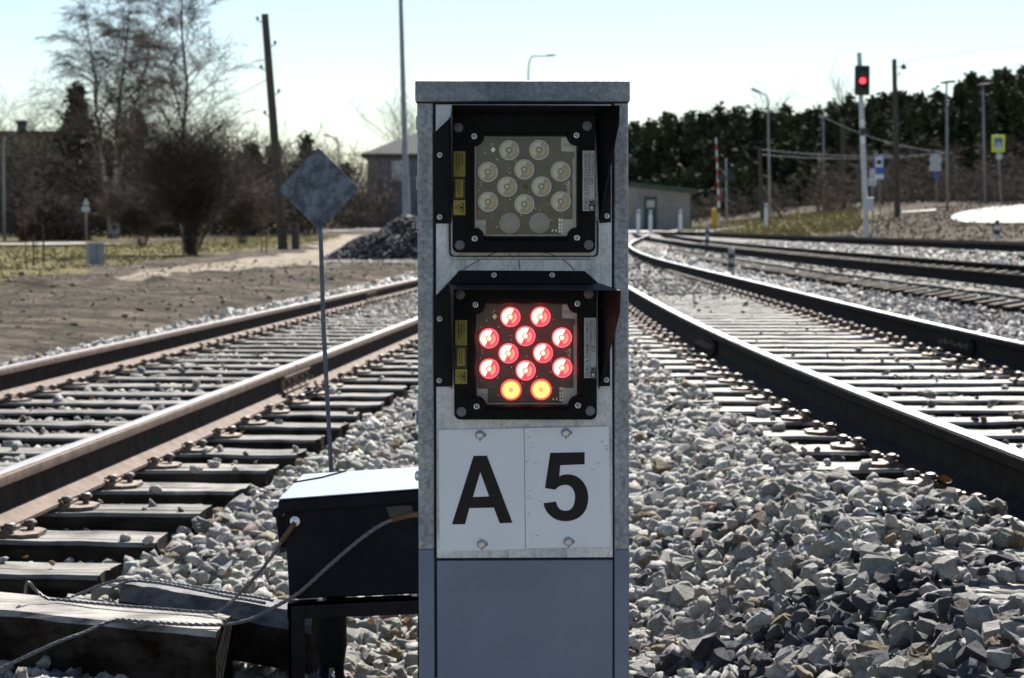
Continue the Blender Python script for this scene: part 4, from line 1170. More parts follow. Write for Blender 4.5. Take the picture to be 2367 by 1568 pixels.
# frame: two long angle irons, two cross bars, legs
bar = [BX(664, 1396, YB - .01), BX(1012, 1380, YB - .01), BX(1012, 1418, YB - .01), BX(664, 1432, YB - .01)]
b = MB(); b.prism(bar, (0, .006, 0)); b.prism([bar[0], bar[1], bar[1] + Vector((0, .045, 0)), bar[0] + Vector((0, .045, 0))], (0, 0, -.006)); b.build('front_rail', M_FRAME, rb)
b = MB(); off = Vector((.035, .42, 0)); b.prism([q + off for q in bar], (0, .006, 0)); b.build('rear_rail', M_FRAME, rb)
for (u0, u1) in ((668, 705), (966, 1003)):
    for k, o_ in enumerate((Vector((0, -.012, 0)), Vector((.035, .425, 0)))):
        a0, a1 = BX(u0, 1400) + o_, BX(u1, 1400) + o_
        b = MB(); b.prism([a0, a1, Vector((a1.x, a1.y, gz - .15)), Vector((a0.x, a0.y, gz - .15))], (0, .006, 0))
        b.prism([a0, Vector((a0.x + .006, a0.y, a0.z)), Vector((a0.x + .006, a0.y, gz - .15)), Vector((a0.x, a0.y, gz - .15))], (0, .04, 0)); b.build('leg', M_FRAME, rb)
# cable sleeve under the box
c0 = BX(767, 1380, YB + .14)
b = MB(); b.lathe((c0.x, c0.y, c0.z), (0, 0, -1), [(.036, -.03), (.036, .12), (.030, .165), (.026, .17)], n=20); b.build('cable_sleeve', M_FRAME, rb, smooth='auto')
for dx in (-.018, .016):
    MB().tube([(c0.x + dx, c0.y, c0.z - .16), (c0.x + dx * 1.3, c0.y - .005, c0.z - .23), (c0.x + dx * 1.8, c0.y - .02, gz - .05)], .012, 10).build('cable', M_FRAME, rb, smooth=True)
# bolts
for (u_, v_) in ((742, 1381), (960, 1368)):
    p_ = BX(u_, v_ + 12, YB - .002)
    b = MB(); b.lathe((p_.x, p_.y + .02, p_.z), (0, 0, 1), [(.013, 0), (.013, .004), (.0105, .0045), (.0105, .016), (.006, .0165), (.006, .024)], n=6); b.build('frame_bolt', M_SCREW, rb)
pb = BX(682, 1205)
b = MB(); b.lathe((pb.x, YB - .001, pb.z), (0, -1, 0), [(.012, 0), (.012, .003), (.008, .004), (.008, .012), (.005, .013)], n=12); b.build('terminal_bolt', M_SCREW, rb)
b = MB(); b.prism([BX(893, 1172, YB - .0015), BX(950, 1168, YB - .0015), BX(955, 1182, YB - .0015), BX(900, 1196, YB - .0015)], (0, .001, 0)); b.build('scraped_patch', mat('scraped_paint', (.03, .028, .03), (.06, .052, .048), scale=60, rough=.6), rb)

# ------------------------------------------------------------------ old timbers on the ground
def beam(name, m, fl, fr, rr_, rl, height, label, seed, taper=0.0):
    """a worn square beam; top corners given as points, sides cut irregular along the length"""
    r = random.Random(seed); n = 16; vs_ = []; fs_ = []
    for i in range(n + 1):
        t = i / n; f = fl.lerp(fr, t); k = rl.lerp(rr_, t)
        w = (k - f)
        def j(a): return Vector((0, 0, r.uniform(-a, a)))
        ring = [f + Vector((0, 0, -height)) + w * .01, f + Vector((0, 0, -.014 - taper * .03)) + j(.003), f + w * (.06 + taper * .16) + j(.0015), f + w * .38 + j(.002), f + w * .7 + j(.002), f + w * .95 + j(.0015), k + Vector((0, 0, -.014)) + j(.003), k + Vector((0, 0, -height))]
        if i in (0, n): ring = [q + Vector((r.uniform(-.006, .006), r.uniform(-.004, .004), 0)) for q in ring]
        vs_ += ring
    for i in range(n):
        for k in range(8): fs_.append((i * 8 + k, i * 8 + (k + 1) % 8, (i + 1) * 8 + (k + 1) % 8, (i + 1) * 8 + k))
    fs_.append(tuple(range(8))); fs_.append(tuple(range(n * 8, n * 8 + 8)))
    b = MB(); b.add(vs_, fs_); o = b.build(name, m, None); tag(o, label, 'timber'); o.data.materials.append(M_TAR_SHADE)
    for i, p in enumerate(o.data.polygons): p.material_index = 0 if i < n * 8 and i % 8 in (1, 2, 3, 4, 5) else 1  # sides and ends take the tone that has shade painted in
    return o
def ext(a, b, k): return b + (b - a) * k
fl, fr = G(0, 1412, 0.0), G(497, 1461, 0.0)
rl, rr_ = G(0, 1367, 0.0), G(536, 1420, 0.0)
fl, rl = ext(fr, fl, .45), ext(rr_, rl, .45)
big = beam('timber_beam', M_TIMBER, fl, fr, rr_, rl, .19, 'weathered old sleeper lying at the bottom left with wire ropes across it', 3)
f2l, f2r = G(272, 1351, 0.03), G(722, 1424, 0.02)
r2l, r2r = G(310, 1338, 0.03), G(745, 1399, 0.02)
dark_beam = beam('timber_beam', M_TIMBER_DARK, f2l, f2r, r2r, r2l, .15, 'dark tarred beam lying against the left foot of the relay box frame', 4, taper=1.0)
# iron nail stain
# ------------------------------------------------------------------ wire ropes
def curve_pts(pts, n=8):
    pts = [Vector(p) for p in pts]; out = []
    for i in range(len(pts) - 1):
        p0, p1, p2, p3 = pts[max(i - 1, 0)], pts[i], pts[i + 1], pts[min(i + 2, len(pts) - 1)]
        for k in range(n):
            t = k / n
            out.append(.5 * ((2 * p1) + (p2 - p0) * t + (2 * p0 - 5 * p1 + 4 * p2 - p3) * t * t + (3 * p1 - p0 - 3 * p2 + p3) * t ** 3))
    return out + [pts[-1]]
def rope(name, pts, r, label, lug_ends=(), n=8):
    path = curve_pts(pts, n)
    t = thing(name, path[0], label, 'wire rope', 'wire ropes of the relay box')
    # three strands laid round each other
    L = [0.0]
    for i in range(1, len(path)): L.append(L[-1] + (path[i] - path[i - 1]).length)
    m_ = max(24, int(L[-1] / .012)); rs = []
    for i in range(m_ + 1):
        d = L[-1] * i / m_; k = min(max(np.searchsorted(L, d) - 1, 0), len(path) - 2)
        s_ = (d - L[k]) / max(1e-6, L[k + 1] - L[k]); rs.append(path[k].lerp(path[k + 1], s_))
    for st in range(3):
        sp = []
        for i, p_ in enumerate(rs):
            tg = (rs[min(i + 1, m_)] - rs[max(i - 1, 0)]).normalized(); a = tg.orthogonal().normalized() if abs(tg.z) > .95 else tg.cross(Vector((0, 0, 1))).normalized(); b_ = tg.cross(a)
            an = 2 * math.pi * (st / 3 + i * .012 / .055)
            sp.append(p_ + (a * math.cos(an) + b_ * math.sin(an)) * r * .48)
        MB().tube(sp, r * .56, 5).build('strand', M_ROPE, t, smooth=True)
    for (i0, i1) in lug_ends:
        k0, k1 = int(i0 * m_), int(i1 * m_)
        MB().tube(rs[k0:k1 + 1], r * 1.35, 8).build('lug', M_LUG, t, smooth=True)
    return t
zt = .010
def T_(x, y, z=zt): return G(*Z5(x, y), z)                    # on top of the first timber
def A_(x, y, Y): return P(*Z5(x, y), Y)
def B_(x, y, Y): return P(*Z4(x, y), Y)
ropeA = [P(682, 1207, YB - .012), B_(400, 640, YB + .0), B_(250, 850, YB + .06), B_(90, 1020, YB + .16), A_(2120, 590, 5.13), A_(2040, 650, 5.14), T_(1950, 672), T_(1400, 630), T_(900, 590), T_(560, 555), T_(440, 545, .013), A_(340, 475, 5.35), A_(280, 405, 5.33), A_(252, 385, 5.32), A_(238, 430, 5.32), A_(233, 492, 5.33)]
rope('wire_rope', ropeA, .0048, 'wire rope from the box bolt along the timber, ending in an upturned loop', lug_ends=((0, .055),))
ropeB = [B_(1300, 488, YB - .03), B_(1200, 500, YB - .04), B_(1050, 550, YB - .05), B_(900, 650, YB - .05), B_(700, 820, YB - .04), B_(500, 1000, YB - .02), B_(350, 1090, YB + .02), B_(200, 1170, YB + .08), T_(2170, 770, .02), T_(2050, 785), T_(1700, 780), T_(1400, 762), T_(1200, 745), A_(1080, 740, 5.06), A_(960, 772, 5.03), A_(800, 850, 5.0), A_(500, 960, 4.95), A_(0, 1190, 4.88), A_(-500, 1420, 4.8)]
rope('wire_rope', ropeB, .0054, 'wire rope arching across the relay box front and down over the timber edge', lug_ends=((0, .05),))
zc = .045
def D_(x, y, z=zc): return G(*Z5(x, y), z)
ropeC = [D_(600, 545, -.03), D_(760, 490, -.02), D_(900, 430, .015), D_(1050, 385, .04), D_(1150, 368), D_(1400, 372), D_(1650, 410), D_(1900, 452), D_(2150, 495), D_(2367, 530), D_(2520, 560)]
rope('wire_rope', ropeC, .0046, 'rear wire rope lying along the dark tarred beam')
ropeD = [D_(840, 555, -.05), D_(950, 490, -.02), D_(1060, 435, .0), D_(1180, 385, .042), D_(1330, 382), D_(1600, 420), D_(1900, 478), D_(2100, 522), D_(2300, 556), D_(2450, 585)]
rope('wire_rope', ropeD, .0046, 'front wire rope lying along the dark tarred beam')

# ------------------------------------------------------------------ diamond marker on a thin rod
M_DIA = mat('stained_zinc_plate', (.042, .054, .075), (.13, .155, .19), scale=26, rough=.5, metal=.2, detail=9, lo=.42, hi=.60)
YD = 5.62
dp = thing('marker_sign', (P(766, 1100, YD).x, YD, h1(P(766, 1100, YD).x, YD) - .03), 'stained grey metal diamond plate on a thin rod behind the relay box', 'sign')
cn = [P(735, 341, YD), P(831, 436, YD), P(738, 534, YD), P(643, 438, YD)]
pts = []
for i in range(4):
    a, b_, c_ = cn[i - 1], cn[i], cn[(i + 1) % 4]
    e0, e1 = b_ + (a - b_).normalized() * .010, b_ + (c_ - b_).normalized() * .010
    for k in range(5):
        t = k / 4; pts.append(e0 * (1 - t) ** 2 + b_ * 2 * t * (1 - t) + e1 * t * t)
b = MB(); b.prism(pts, (0, .003, 0)); b.build('plate', M_DIA, dp)
rodp = [P(738, 512, YD - .006), P(741, 540, YD - .006), P(748, 760, YD - .004), P(757, 930, YD), P(766, 1095, YD), Vector((P(770, 1180, YD).x, YD, WLOC[dp.name].z - .1))]
MB().tube(rodp, .0062, 10).build('rod', mat('dark_zinc_rod', (.07, .085, .115), (.12, .14, .18), scale=60, rough=.5, metal=.4), dp, smooth=True)
b = MB(); b.prism([P(731, 505, YD - .004), P(745, 505, YD - .004), P(746, 526, YD - .004), P(732, 526, YD - .004)], (0, .004, 0)); b.build('bracket', M_DIA, dp, bevel=.001)

# ------------------------------------------------------------------ dead leaves, oil
M_LEAF = mat('dead_leaf', (.30, .12, .03), (.45, .22, .06), scale=30, rough=.7)
M_OIL = mat('spilled_oil', (.008, .009, .012), rough=.10, spec=.6, bump=.5, bscale=25)
def leaf_geo(b, c, s, rot):
    prof = [(-1, 0), (-.6, .38), (-.1, .55), (.45, .40), (1, .02), (.5, -.36), (-.05, -.5), (-.6, -.34)]
    m_ = Matrix.Rotation(rot[2], 3, 'Z') @ Matrix.Rotation(rot[0], 3, 'X') @ Matrix.Rotation(rot[1], 3, 'Y')
    vs_ = [m_ @ Vector((x * s, y * s, abs(y) * s * .7 + x * x * s * .25)) + c for x, y in prof] + [c + m_ @ Vector((0, 0, -.0))]
    b.add(vs_, [(i, (i + 1) % 8, 8) for i in range(8)])
b = MB(); q = G(2182, 1112, .20); leaf_geo(b, q, .030, (.9, .2, .4)); o = b.build('dead_leaf', M_LEAF, None, fix=False); tag(o, 'large curled orange brown dead leaf below the right hand rail', 'leaf')
b = MB(); r = random.Random(2)
for (u_, v_, z_) in [(215, 920, .0), (1490, 1180, .0), (2290, 940, .2), (1870, 845, .2), (1650, 955, .16), (1860, 1030, .18), (520, 1330, -.08), (880, 1050, -.05), (1560, 1485, .03), (2150, 1505, .12), (1900, 1200, .14), (660, 1190, -.06), (1020, 840, -.04), (2050, 740, .2), (1800, 700, .2), (300, 1075, -.02), (860, 1440, -.1), (1590, 1230, .05), (940, 1435, -.1), (2250, 880, .2), (2080, 1480, .1), (1760, 1330, .08), (560, 1000, -.02), (1680, 1110, .12), (60, 1290, .03), (905, 1500, -.1)]:
    leaf_geo(b, G(u_, v_, z_ + .025), r.uniform(.012, .022), (r.uniform(-.8, .8), r.uniform(-.8, .8), r.uniform(0, 6)))
o = b.build('fallen_leaves', M_LEAF, None, fix=False); tag(o, 'scattered small orange brown dead leaves on the ballast', 'leaves', kind='stuff')
M_STONE_WET = stone_mat('oil_wet_stone', wet=True)
def oil(name, c, a, b_, label, seed):
    r = random.Random(seed); n = 40; mb = MB()
    ph = [r.uniform(0, 6.28) for _ in range(5)]
    pts = []
    for k in range(n):
        t = 2 * math.pi * k / n
        w = 1 + .22 * math.sin(2 * t + ph[0]) + .18 * math.sin(3 * t + ph[1]) + .12 * math.sin(5 * t + ph[2]) + .08 * math.sin(8 * t + ph[3])
        pts.append((c.x + a * w * math.cos(t), c.y + b_ * w * math.sin(t)))
    pts = [(x, y, float(c.z) + .0) for x, y in pts]
    mb.prism(pts, (0, 0, .006)); o = mb.build(name, M_OIL, None); tag(o, label, 'oil', 'oil pools between the sleepers')
    ns = int(a * b_ * 5200); an_ = rng.uniform(0, 6.28, ns); rd_ = np.sqrt(rng.random(ns)) * 1.1
    ps = np.stack([a * rd_ * np.cos(an_), b_ * rd_ * np.sin(an_), rng.uniform(.0, .012, ns)], 1)
    stones_mesh('oily_stones', ps, rng.uniform(.025, .05, ns), np.tile(np.array([[.02, .02, .024]]), (ns, 1)) * rng.uniform(.5, 2.5, (ns, 1)), ROCK_HI, M_STONE_WET, o)
    return o
oil('oil_pool', G(2140, 1192, .205), .11, .10, 'glistening black oil pool between sleepers left of the right hand rail', 1)
oil('oil_pool', G(455, 832, -.015), .30, .11, 'glistening black oil pool between the rails of the left track', 2)
oil('oil_pool', G(2190, 880, .140), .30, .10, 'thin shiny oil pool between the polished rails on the right', 3)
# ------------------------------------------------------------------ background: helpers
M_CONCRETE_POLE = mat('grey_lamp_post', (.22, .235, .26), (.30, .315, .34), scale=5, rough=.55, metal=.2)
M_WOODPOLE = mat('creosoted_pole', (.045, .038, .034), (.09, .075, .062), scale=6, rough=.8, stretch=(8, 8, .5))
M_LAMPHEAD = mat('lamp_head', (.06, .07, .09), (.10, .11, .13), scale=20, rough=.75, spec=.2)
M_WIRE = mat('overhead_wire', (.30, .32, .34), rough=.5)
M_WIRE_DARK = mat('dark_wire', (.05, .055, .06), rough=.6)
M_SIGNBACK = mat('sign_back_grey', (.42, .45, .48), (.52, .55, .58), scale=20, rough=.45)
M_SIGNBLUE = mat('sign_blue', (.03, .10, .40), rough=.4)
M_SIGNYEL = mat('sign_fluorescent_yellow', (.62, .74, .03), rough=.45)
M_SIGNWHITE = mat('sign_white', (.70, .72, .75), rough=.4)
M_SIGNRED = mat('sign_red', (.45, .03, .03), rough=.45)
M_SIGNBLACK = mat('sign_black', (.02, .02, .022), rough=.5)
def foot(u, Y): x = XU(u, Y); return Vector((x, Y, h1(x, Y)))
def ztop(v, Y): return P(CX, v, Y).z
def pole_path(u0, v0, u1, Y):   # foot at pixel column u1, top at (u0, v0)
    f = foot(u1, Y); t = P(u0, v0, Y); return f - Vector((0, 0, .15)), t

# --- street lamps
def street_lamp(u_top, v_top, u_foot, Y, r, arm, label, head=None):
    f, t = pole_path(u_top, v_top, u_foot, Y)
    th = thing('street_lamp', f, label, 'street lamp', 'street lamps in the background')
    if arm:
        a = P(arm[0], arm[1], Y)
        k = t.lerp(f, .12)
        path = [f, f.lerp(k, .5), k, t + (a - t) * .04 + Vector((0, 0, (k.z - t.z) * .35)), t + (a - t) * .2, t + (a - t) * .55, a]
        path = [f, f.lerp(k, .5)] + curve_pts(path[2:], 5)
        rs = [r, r * .85] + [r * .7] * 5 + [r * .6] * (len(path) - 7)
        MB().tube(path, rs, 8).build('post', M_CONCRETE_POLE, th, smooth=True)
        d = (a - path[-3]).normalized(); e = a + d * (head or .55)
    else:
        MB().tube([f, t], [r, r * .65], 8).build('post', M_CONCRETE_POLE, th, smooth=True)
        d = Vector((1, 0, .12)).normalized(); a = t - d * .3; e = t + d * (head or .55)
    s = Vector((0, 1, 0)); n_ = d.cross(s).normalized()
    b = MB()
    hw, hh = .15, .07
    pts = []
    for q, w, h in ((a - d * .05, .5, .5), (a.lerp(e, .25), 1, 1), (a.lerp(e, .75), 1, .95), (e, .55, .4)):
        pts += [q + s * hw * w + n_ * hh * h * .4, q + s * hw * w * .6 + n_ * hh * h, q - s * hw * w * .6 + n_ * hh * h, q - s * hw * w + n_ * hh * h * .4, q - s * hw * w * .8 - n_ * hh * h, q + s * hw * w * .8 - n_ * hh * h]
    fs_ = []
    for i in range(3):
        for k2 in range(6): fs_.append((i * 6 + k2, i * 6 + (k2 + 1) % 6, (i + 1) * 6 + (k2 + 1) % 6, (i + 1) * 6 + k2))
    fs_ += [tuple(range(6)), tuple(range(18, 24))]
    b.add(pts, fs_); b.build('lamp_head', M_LAMPHEAD, th, smooth='auto')
    return th
street_lamp(1221, 132, 1222, 150, .085, (1262, 129), 'street lamp whose curved arm shows above the signal cabinet', .75)
street_lamp(1775, 222, 1779, 128, .085, (1756, 214), 'street lamp with its arm bent left, standing before the dark pine wood', .6)
street_lamp(2188, 190, 2188, 112, .085, None, 'straight lamp post left of the pale road on the right', .5)
street_lamp(2272, 196, 2274, 126, .085, None, 'straight lamp post beside the crosswalk sign', .5)
street_lamp(782, 322, 786, 165, .095, (764, 316), 'street lamp bent left, rising behind the diamond marker', .65)
street_lamp(1903, 270, 1903, 140, .07, None, 'slim lamp post between the mast signal and the bent lamp', .4)
street_lamp(8, 322, 12, 92, .075, (18, 318), 'dark lamp post at the left edge in front of the old house', .4)
# --- tall thin mast
f, t = pole_path(924, -80, 943, 60)
ms = thing('tall_mast', f, 'very tall thin grey mast left of the cabinet, leaving the top of the picture', 'mast')
MB().tube([f, f.lerp(t, .28), f.lerp(t, .285), t], [.125, .105, .09, .055], 12).build('shaft', M_CONCRETE_POLE, ms, smooth='auto')
b = MB(); b.box(f + Vector((0, 0, .25)), (.36, .36, .2)); b.build('base', M_CONCRETE_POLE, ms, bevel=.02)

# --- wooden poles
def wood_pole(u0, v0, u1, Y, r, label, stub=False, ins=()):
    f, t = pole_path(u0, v0, u1, Y)
    th = thing('utility_pole', f, label, 'utility pole', 'wooden poles')
    MB().tube([f, f.lerp(t, .5), t], [r, r * .88, r * .74], 10).build('shaft', M_WOODPOLE, th, smooth='auto')
    for k, (s_, fr_) in enumerate(ins):
        q = t.lerp(f, fr_); e = q + Vector((s_ * .26, 0, .03)); ih = MB()
        ih.tube([q, q + Vector((s_ * .2, 0, -.02)), e], .018, 6); ih.lathe(e, (0, 0, 1), [(.03, 0), (.05, .02), (.045, .07), (.05, .09), (.03, .13)], n=10)
        ih.build('insulator', M_LAMPHEAD, th)
    if stub:
        for dx, hgt in ((-.05, 1.15), (.42, 1.05)):
            MB().tube([(f.x + dx, f.y - .16, f.z), (f.x + dx, f.y - .16, f.z + hgt)], .13, 10).build('stub', M_WOODPOLE, th, smooth='auto')
        for hz in (.78, 1.0):
            b = MB(); b.box((f.x + .16, f.y - .16, f.z + hz), (.66, .34, .10)); b.build('binding', M_WOODPOLE, th)
    return th, f, t
up1, f1, t1_ = wood_pole(612, 33, 656, 68, .16, 'leaning dark wooden pole with stub at its foot and small insulators', True, [(-1, .03), (1, .13), (-1, .23), (1, .33), (-1, .42)])
up2, f2, t2_ = wood_pole(2067, 137, 2073, 110, .17, 'tall wooden pole with small lamp right of the mast signal', False, [(1, .1), (-1, .28)])
wood_pole(1948, 275, 1948, 150, .19, 'dark wooden pole standing in front of the pine wood', False)
up4, f4, t4_ = wood_pole(1755, 340, 1762, 135, .15, 'short leaning pole propped by a strut near the crossing', False)
b = MB(); fq = foot(1808, 135); b.tube([t4_.lerp(f4, .5), fq], .10, 8); b.build('strut', M_WOODPOLE, up4)
b = MB(); q = t2_.lerp(f2, .055); b.tube([q, q + Vector((.45, 0, .12))], .025, 6); b.lathe(q + Vector((.5, 0, .12)), (0, 0, -1), [(.05, -.1), (.12, 0), (.16, .16), (.05, .2)], n=12); b.build('lamp', M_LAMPHEAD, up2)

# --- overhead wires
def wire(a, b_, sag, r, label, m=M_WIRE):
    pts = [a.lerp(b_, k / 24) - Vector((0, 0, sag * 4 * (k / 24) * (1 - k / 24))) for k in range(25)]
    o = MB().tube(pts, r, 5).build('overhead_wire', m, None, smooth=True)
    tag(o, label, 'wire', 'overhead wires'); return o
wire(t2_ + Vector((.1, 0, -.2)), P(2520, 90, 100), -.1, .009, 'upper wire sagging from the tall wooden pole to the right edge')
wire(t2_ + Vector((.1, 0, -1.0)), P(2540, 120, 100), 0.25, .008, 'lower wire sagging from the tall wooden pole to the right edge')
wire(t4_ + Vector((0, 0, -.15)), P(2200, 353, 150), .35, .017, 'upper of two pale wires strung before the pine wood')
wire(t4_ + Vector((0, 0, -.5)), P(2140, 360, 146), .25, .017, 'lower of two pale wires strung before the pine wood')
wire(t1_.lerp(f1, .265), P(300, 260, 110), .6, .014, 'thin wire from the leaning pole to the birches', M_WIRE)
wire(P(1893, 265, 138), P(2190, 352, 135), .5, .018, 'pale wire slanting down across the wood behind the mast signal')
wire(P(-40, 350, 120), P(300, 352, 118), .35, .016, 'pale wire in front of the old house on the left')

# --- mast signal showing red
YS = 73
f, t = pole_path(1986, 122, 2003, YS)
sg = thing('mast_signal', f, 'tall railway mast signal with black head showing a red light', 'signal')
MB().tube([f, t], [.105, .085], 12).build('mast', mat('galvanised_mast', (.40, .42, .45), (.52, .54, .57), scale=6, rough=.45, metal=.3), sg, smooth='auto')
hc = P(1991, 187, YS); k = YS / F_PX
b = MB(); b.prism([(hc.x + dx * k, YS - .22, hc.z + dz * k) for dx, dz in ((-17, 31), (-15, 34), (15, 34), (17, 31), (17, -31), (15, -34), (-15, -34), (-17, -31))], (0, .10, 0)); hd = b.build('signal_head', M_SIGNBLACK, sg)
for dz, m_, nm in ((18, M_LAMPHEAD, 'dark_lens'), (-1, emit('red_signal_light', (1, .035, .045), 2.2), 'red_lens'), (-19, M_SIGNBLACK, 'dark_lens')):
    b = MB(); b.lathe((hc.x + .5 * k, YS - .22, hc.z + dz * k), (0, -1, 0), [(.105, 0), (.105, .02), (.06, .04)], n=18); b.build(nm, m_, sg)
    b = MB(); arc = [(hc.x + .5 * k + .13 * math.cos(R(a)), YS - .22, hc.z + dz * k + .13 * math.sin(R(a))) for a in range(0, 181, 20)]
    for i in range(len(arc) - 1): b.add([arc[i], arc[i + 1], (arc[i + 1][0], YS - .42, arc[i + 1][2]), (arc[i][0], YS - .42, arc[i][2])], [(0, 1, 2, 3)])
    b.build('visor', M_SIGNBLACK, sg, fix=False)
b = MB(); q = P(2005, 472, YS); b.box(q + Vector((0.02, -.15, 0)), (.32, .2, .46)); b.build('junction_box', M_SIGNBACK, sg, bevel=.01)
b = MB(); b.box((f.x, f.y, f.z + .22), (.46, .46, .18)); b.build('base', M_CONCRETE_POLE, sg, bevel=.02)
for v_ in (285, 305, 325):
    b = MB(); q = P(1993 + (v_ - 285) * .03, v_, YS - .11); b.box(q, (.17, .012, .26)); b.build('mast_plate', M_SIGNWHITE if v_ != 305 else M_SIGNBLACK, sg)
# --- low black switch box, rock
q = foot(1933, 68); t = thing('switch_box', q, 'low black box with a white lid beside the far track', 'box')
b = MB(); b.prism([(q.x - .22, q.y, q.z - .05), (q.x + .22, q.y, q.z - .05), (q.x + .18, q.y, q.z + .12), (q.x - .18, q.y, q.z + .12)], (0, .4, 0)); b.build('case', M_SIGNBLACK, t, bevel=.01)
b = MB(); b.box((q.x, q.y + .2, q.z + .135), (.36, .38, .03)); b.build('lid', M_SIGNWHITE, t, bevel=.008)
rv, rf = ROCK_HI[5]; q = foot(1975, 74)
b = MB(); b.add([(x * .9 + q.x, y * .6 + q.y, z * .6 + q.z + .1) for x, y, z in rv], [tuple(f_) for f_ in rf]); o = b.build('boulder', mat('brown_boulder', (.12, .09, .07), (.26, .21, .17), scale=6, rough=.9), None); tag(o, 'brown boulder beside the foot of the mast signal', 'boulder')

# --- striped fouling posts
def marker_post(u, vt, Y, r, label, n=6, cols=(M_SIGNBLACK, M_CONCRETE_POLE), zt=None):
    f = foot(u, Y); top = P(u, vt, Y).z
    th = thing('marker_post', f, label, 'post', 'fouling posts between the tracks')
    hh = (top - f.z) / n
    for i in range(n):
        b = MB(); b.lathe((f.x, f.y, f.z + i * hh - (.1 if i == 0 else 0)), (0, 0, 1), [(r, 0), (r, hh + (.1 if i == 0 else 0) - .001)] + ([(r * .6, hh + .02)] if i == n - 1 else []), n=10); b.build('band', cols[i % 2], th, smooth='auto')
    return th
marker_post(1690, 576, 33, .055, 'low black and grey striped post between the curving rails', 6)
marker_post(1634, 520, 62, .06, 'far striped post near the curve of the rails', 6)
marker_post(2303, 510, 62, .07, 'white post with dark top before the earth bank on the far right', 4, (M_SIGNWHITE, M_SIGNBLACK))

# --- road signs on the right
def sign_post(u, v_top, u_f, Y, r, name, label):
    f, t = pole_path(u, v_top, u_f, Y); th = thing(name, f, label, 'road sign', 'road signs')
    MB().tube([f, t], r, 8).build('post', M_CONCRETE_POLE, th, smooth=True); return th, Y / F_PX
def panel(th, u0, v0, u1, v1, Y, m, name, off=.06, t=.02):
    a, b_ = P(u0, v0, Y), P(u1, v1, Y); b = MB()
    b.prism([(a.x, Y - off, a.z), (b_.x, Y - off, a.z), (b_.x, Y - off, b_.z), (a.x, Y - off, b_.z)], (0, t, 0)); return b.build(name, m, th, bevel=.004)
th, k = sign_post(2306, 320, 2313, 102, .035, 'crosswalk_sign', 'blue crosswalk sign with bright yellow border on a post')
panel(th, 2292, 312, 2322, 352, 102, M_SIGNYEL, 'border'); panel(th, 2298, 319, 2316, 345, 102, M_SIGNBLUE, 'sign_face', .068)
a = P(2307, 322, 102); b = MB(); b.prism([(a.x, 101.925, a.z), (a.x + 8.4 * k, 101.925, a.z - 22 * k), (a.x - 8.4 * k, 101.925, a.z - 22 * k)], (0, .006, 0)); b.build('triangle', M_SIGNWHITE, th)
b = MB(); b.tube([(a.x, 101.92, a.z - 6 * k), (a.x - 1 * k, 101.92, a.z - 12 * k), (a.x - 3.5 * k, 101.92, a.z - 19 * k)], .02, 5); b.tube([(a.x - 1 * k, 101.92, a.z - 12 * k), (a.x + 3.5 * k, 101.92, a.z - 19 * k)], .02, 5); b.lathe((a.x, 101.92, a.z - 5 * k), (0, -1, 0), [(.045, -.01), (.045, .01)], n=10); b.build('walking_figure', M_SIGNBLACK, th)
b = MB(); q = P(2309, 362, 102); b.lathe((q.x, 101.95, q.z), (0, -1, 0), [(.17, 0), (.17, .012)], n=20); b.build('back_disc', M_SIGNBACK, th)
th, k = sign_post(2031, 360, 2034, 108, .035, 'bus_stop_sign', 'blue and white bus stop sign on a post behind the mast signal')
panel(th, 2020, 358, 2043, 416, 108, M_SIGNBLUE, 'sign_face'); panel(th, 2023, 363, 2040, 387, 108, M_SIGNWHITE, 'pictogram_panel', .067); panel(th, 2022, 403, 2042, 414, 108, M_SIGNWHITE, 'timetable', .067)
a = P(2031.5, 375, 108); b = MB(); b.prism([(a.x - 5 * k, 107.92, a.z + 5 * k), (a.x + 5 * k, 107.92, a.z + 5 * k), (a.x + 6 * k, 107.92, a.z - 5 * k), (a.x - 6 * k, 107.92, a.z - 5 * k)], (0, .006, 0)); b.build('bus_pictogram', M_SIGNBLACK, th)
th, k = sign_post(2016, 392, 2017, 106, .035, 'road_sign', 'pair of grey sign backs on a post left of the bus stop sign')
panel(th, 2009, 391, 2023, 410, 106, M_SIGNBACK, 'sign_back'); panel(th, 2007, 414, 2026, 430, 106, M_SIGNBACK, 'sign_back')
th, k = sign_post(2163, 356, 2164, 112, .035, 'road_sign', 'round pale sign over a white plate and small blue disc')
q = P(2162, 370, 112); b = MB(); b.lathe((q.x, 111.94, q.z), (0, -1, 0), [(.36, 0), (.36, .015)], n=8); b.build('octagon', M_SIGNBACK, th)
panel(th, 2148, 382, 2175, 396, 112, M_SIGNBACK, 'plate'); q = P(2164, 406, 112); b = MB(); b.lathe((q.x, 111.94, q.z), (0, -1, 0), [(.17, 0), (.17, .012)], n=16); b.build('blue_disc', M_SIGNBLUE, th)
# sign on the left
th, k = sign_post(198, 470, 201, 88, .03, 'road_sign', 'small dark triangle and plate on a post before the left thicket')
panel(th, 189, 478, 208, 490, 88, M_SIGNBACK, 'plate'); a = P(199, 458, 88)
b = MB(); b.prism([(a.x, 87.94, a.z), (a.x - 9 * k, 87.94, a.z - 16 * k), (a.x + 9 * k, 87.94, a.z - 16 * k)], (0, .015, 0)); b.build('triangle', M_SIGNBACK, th)

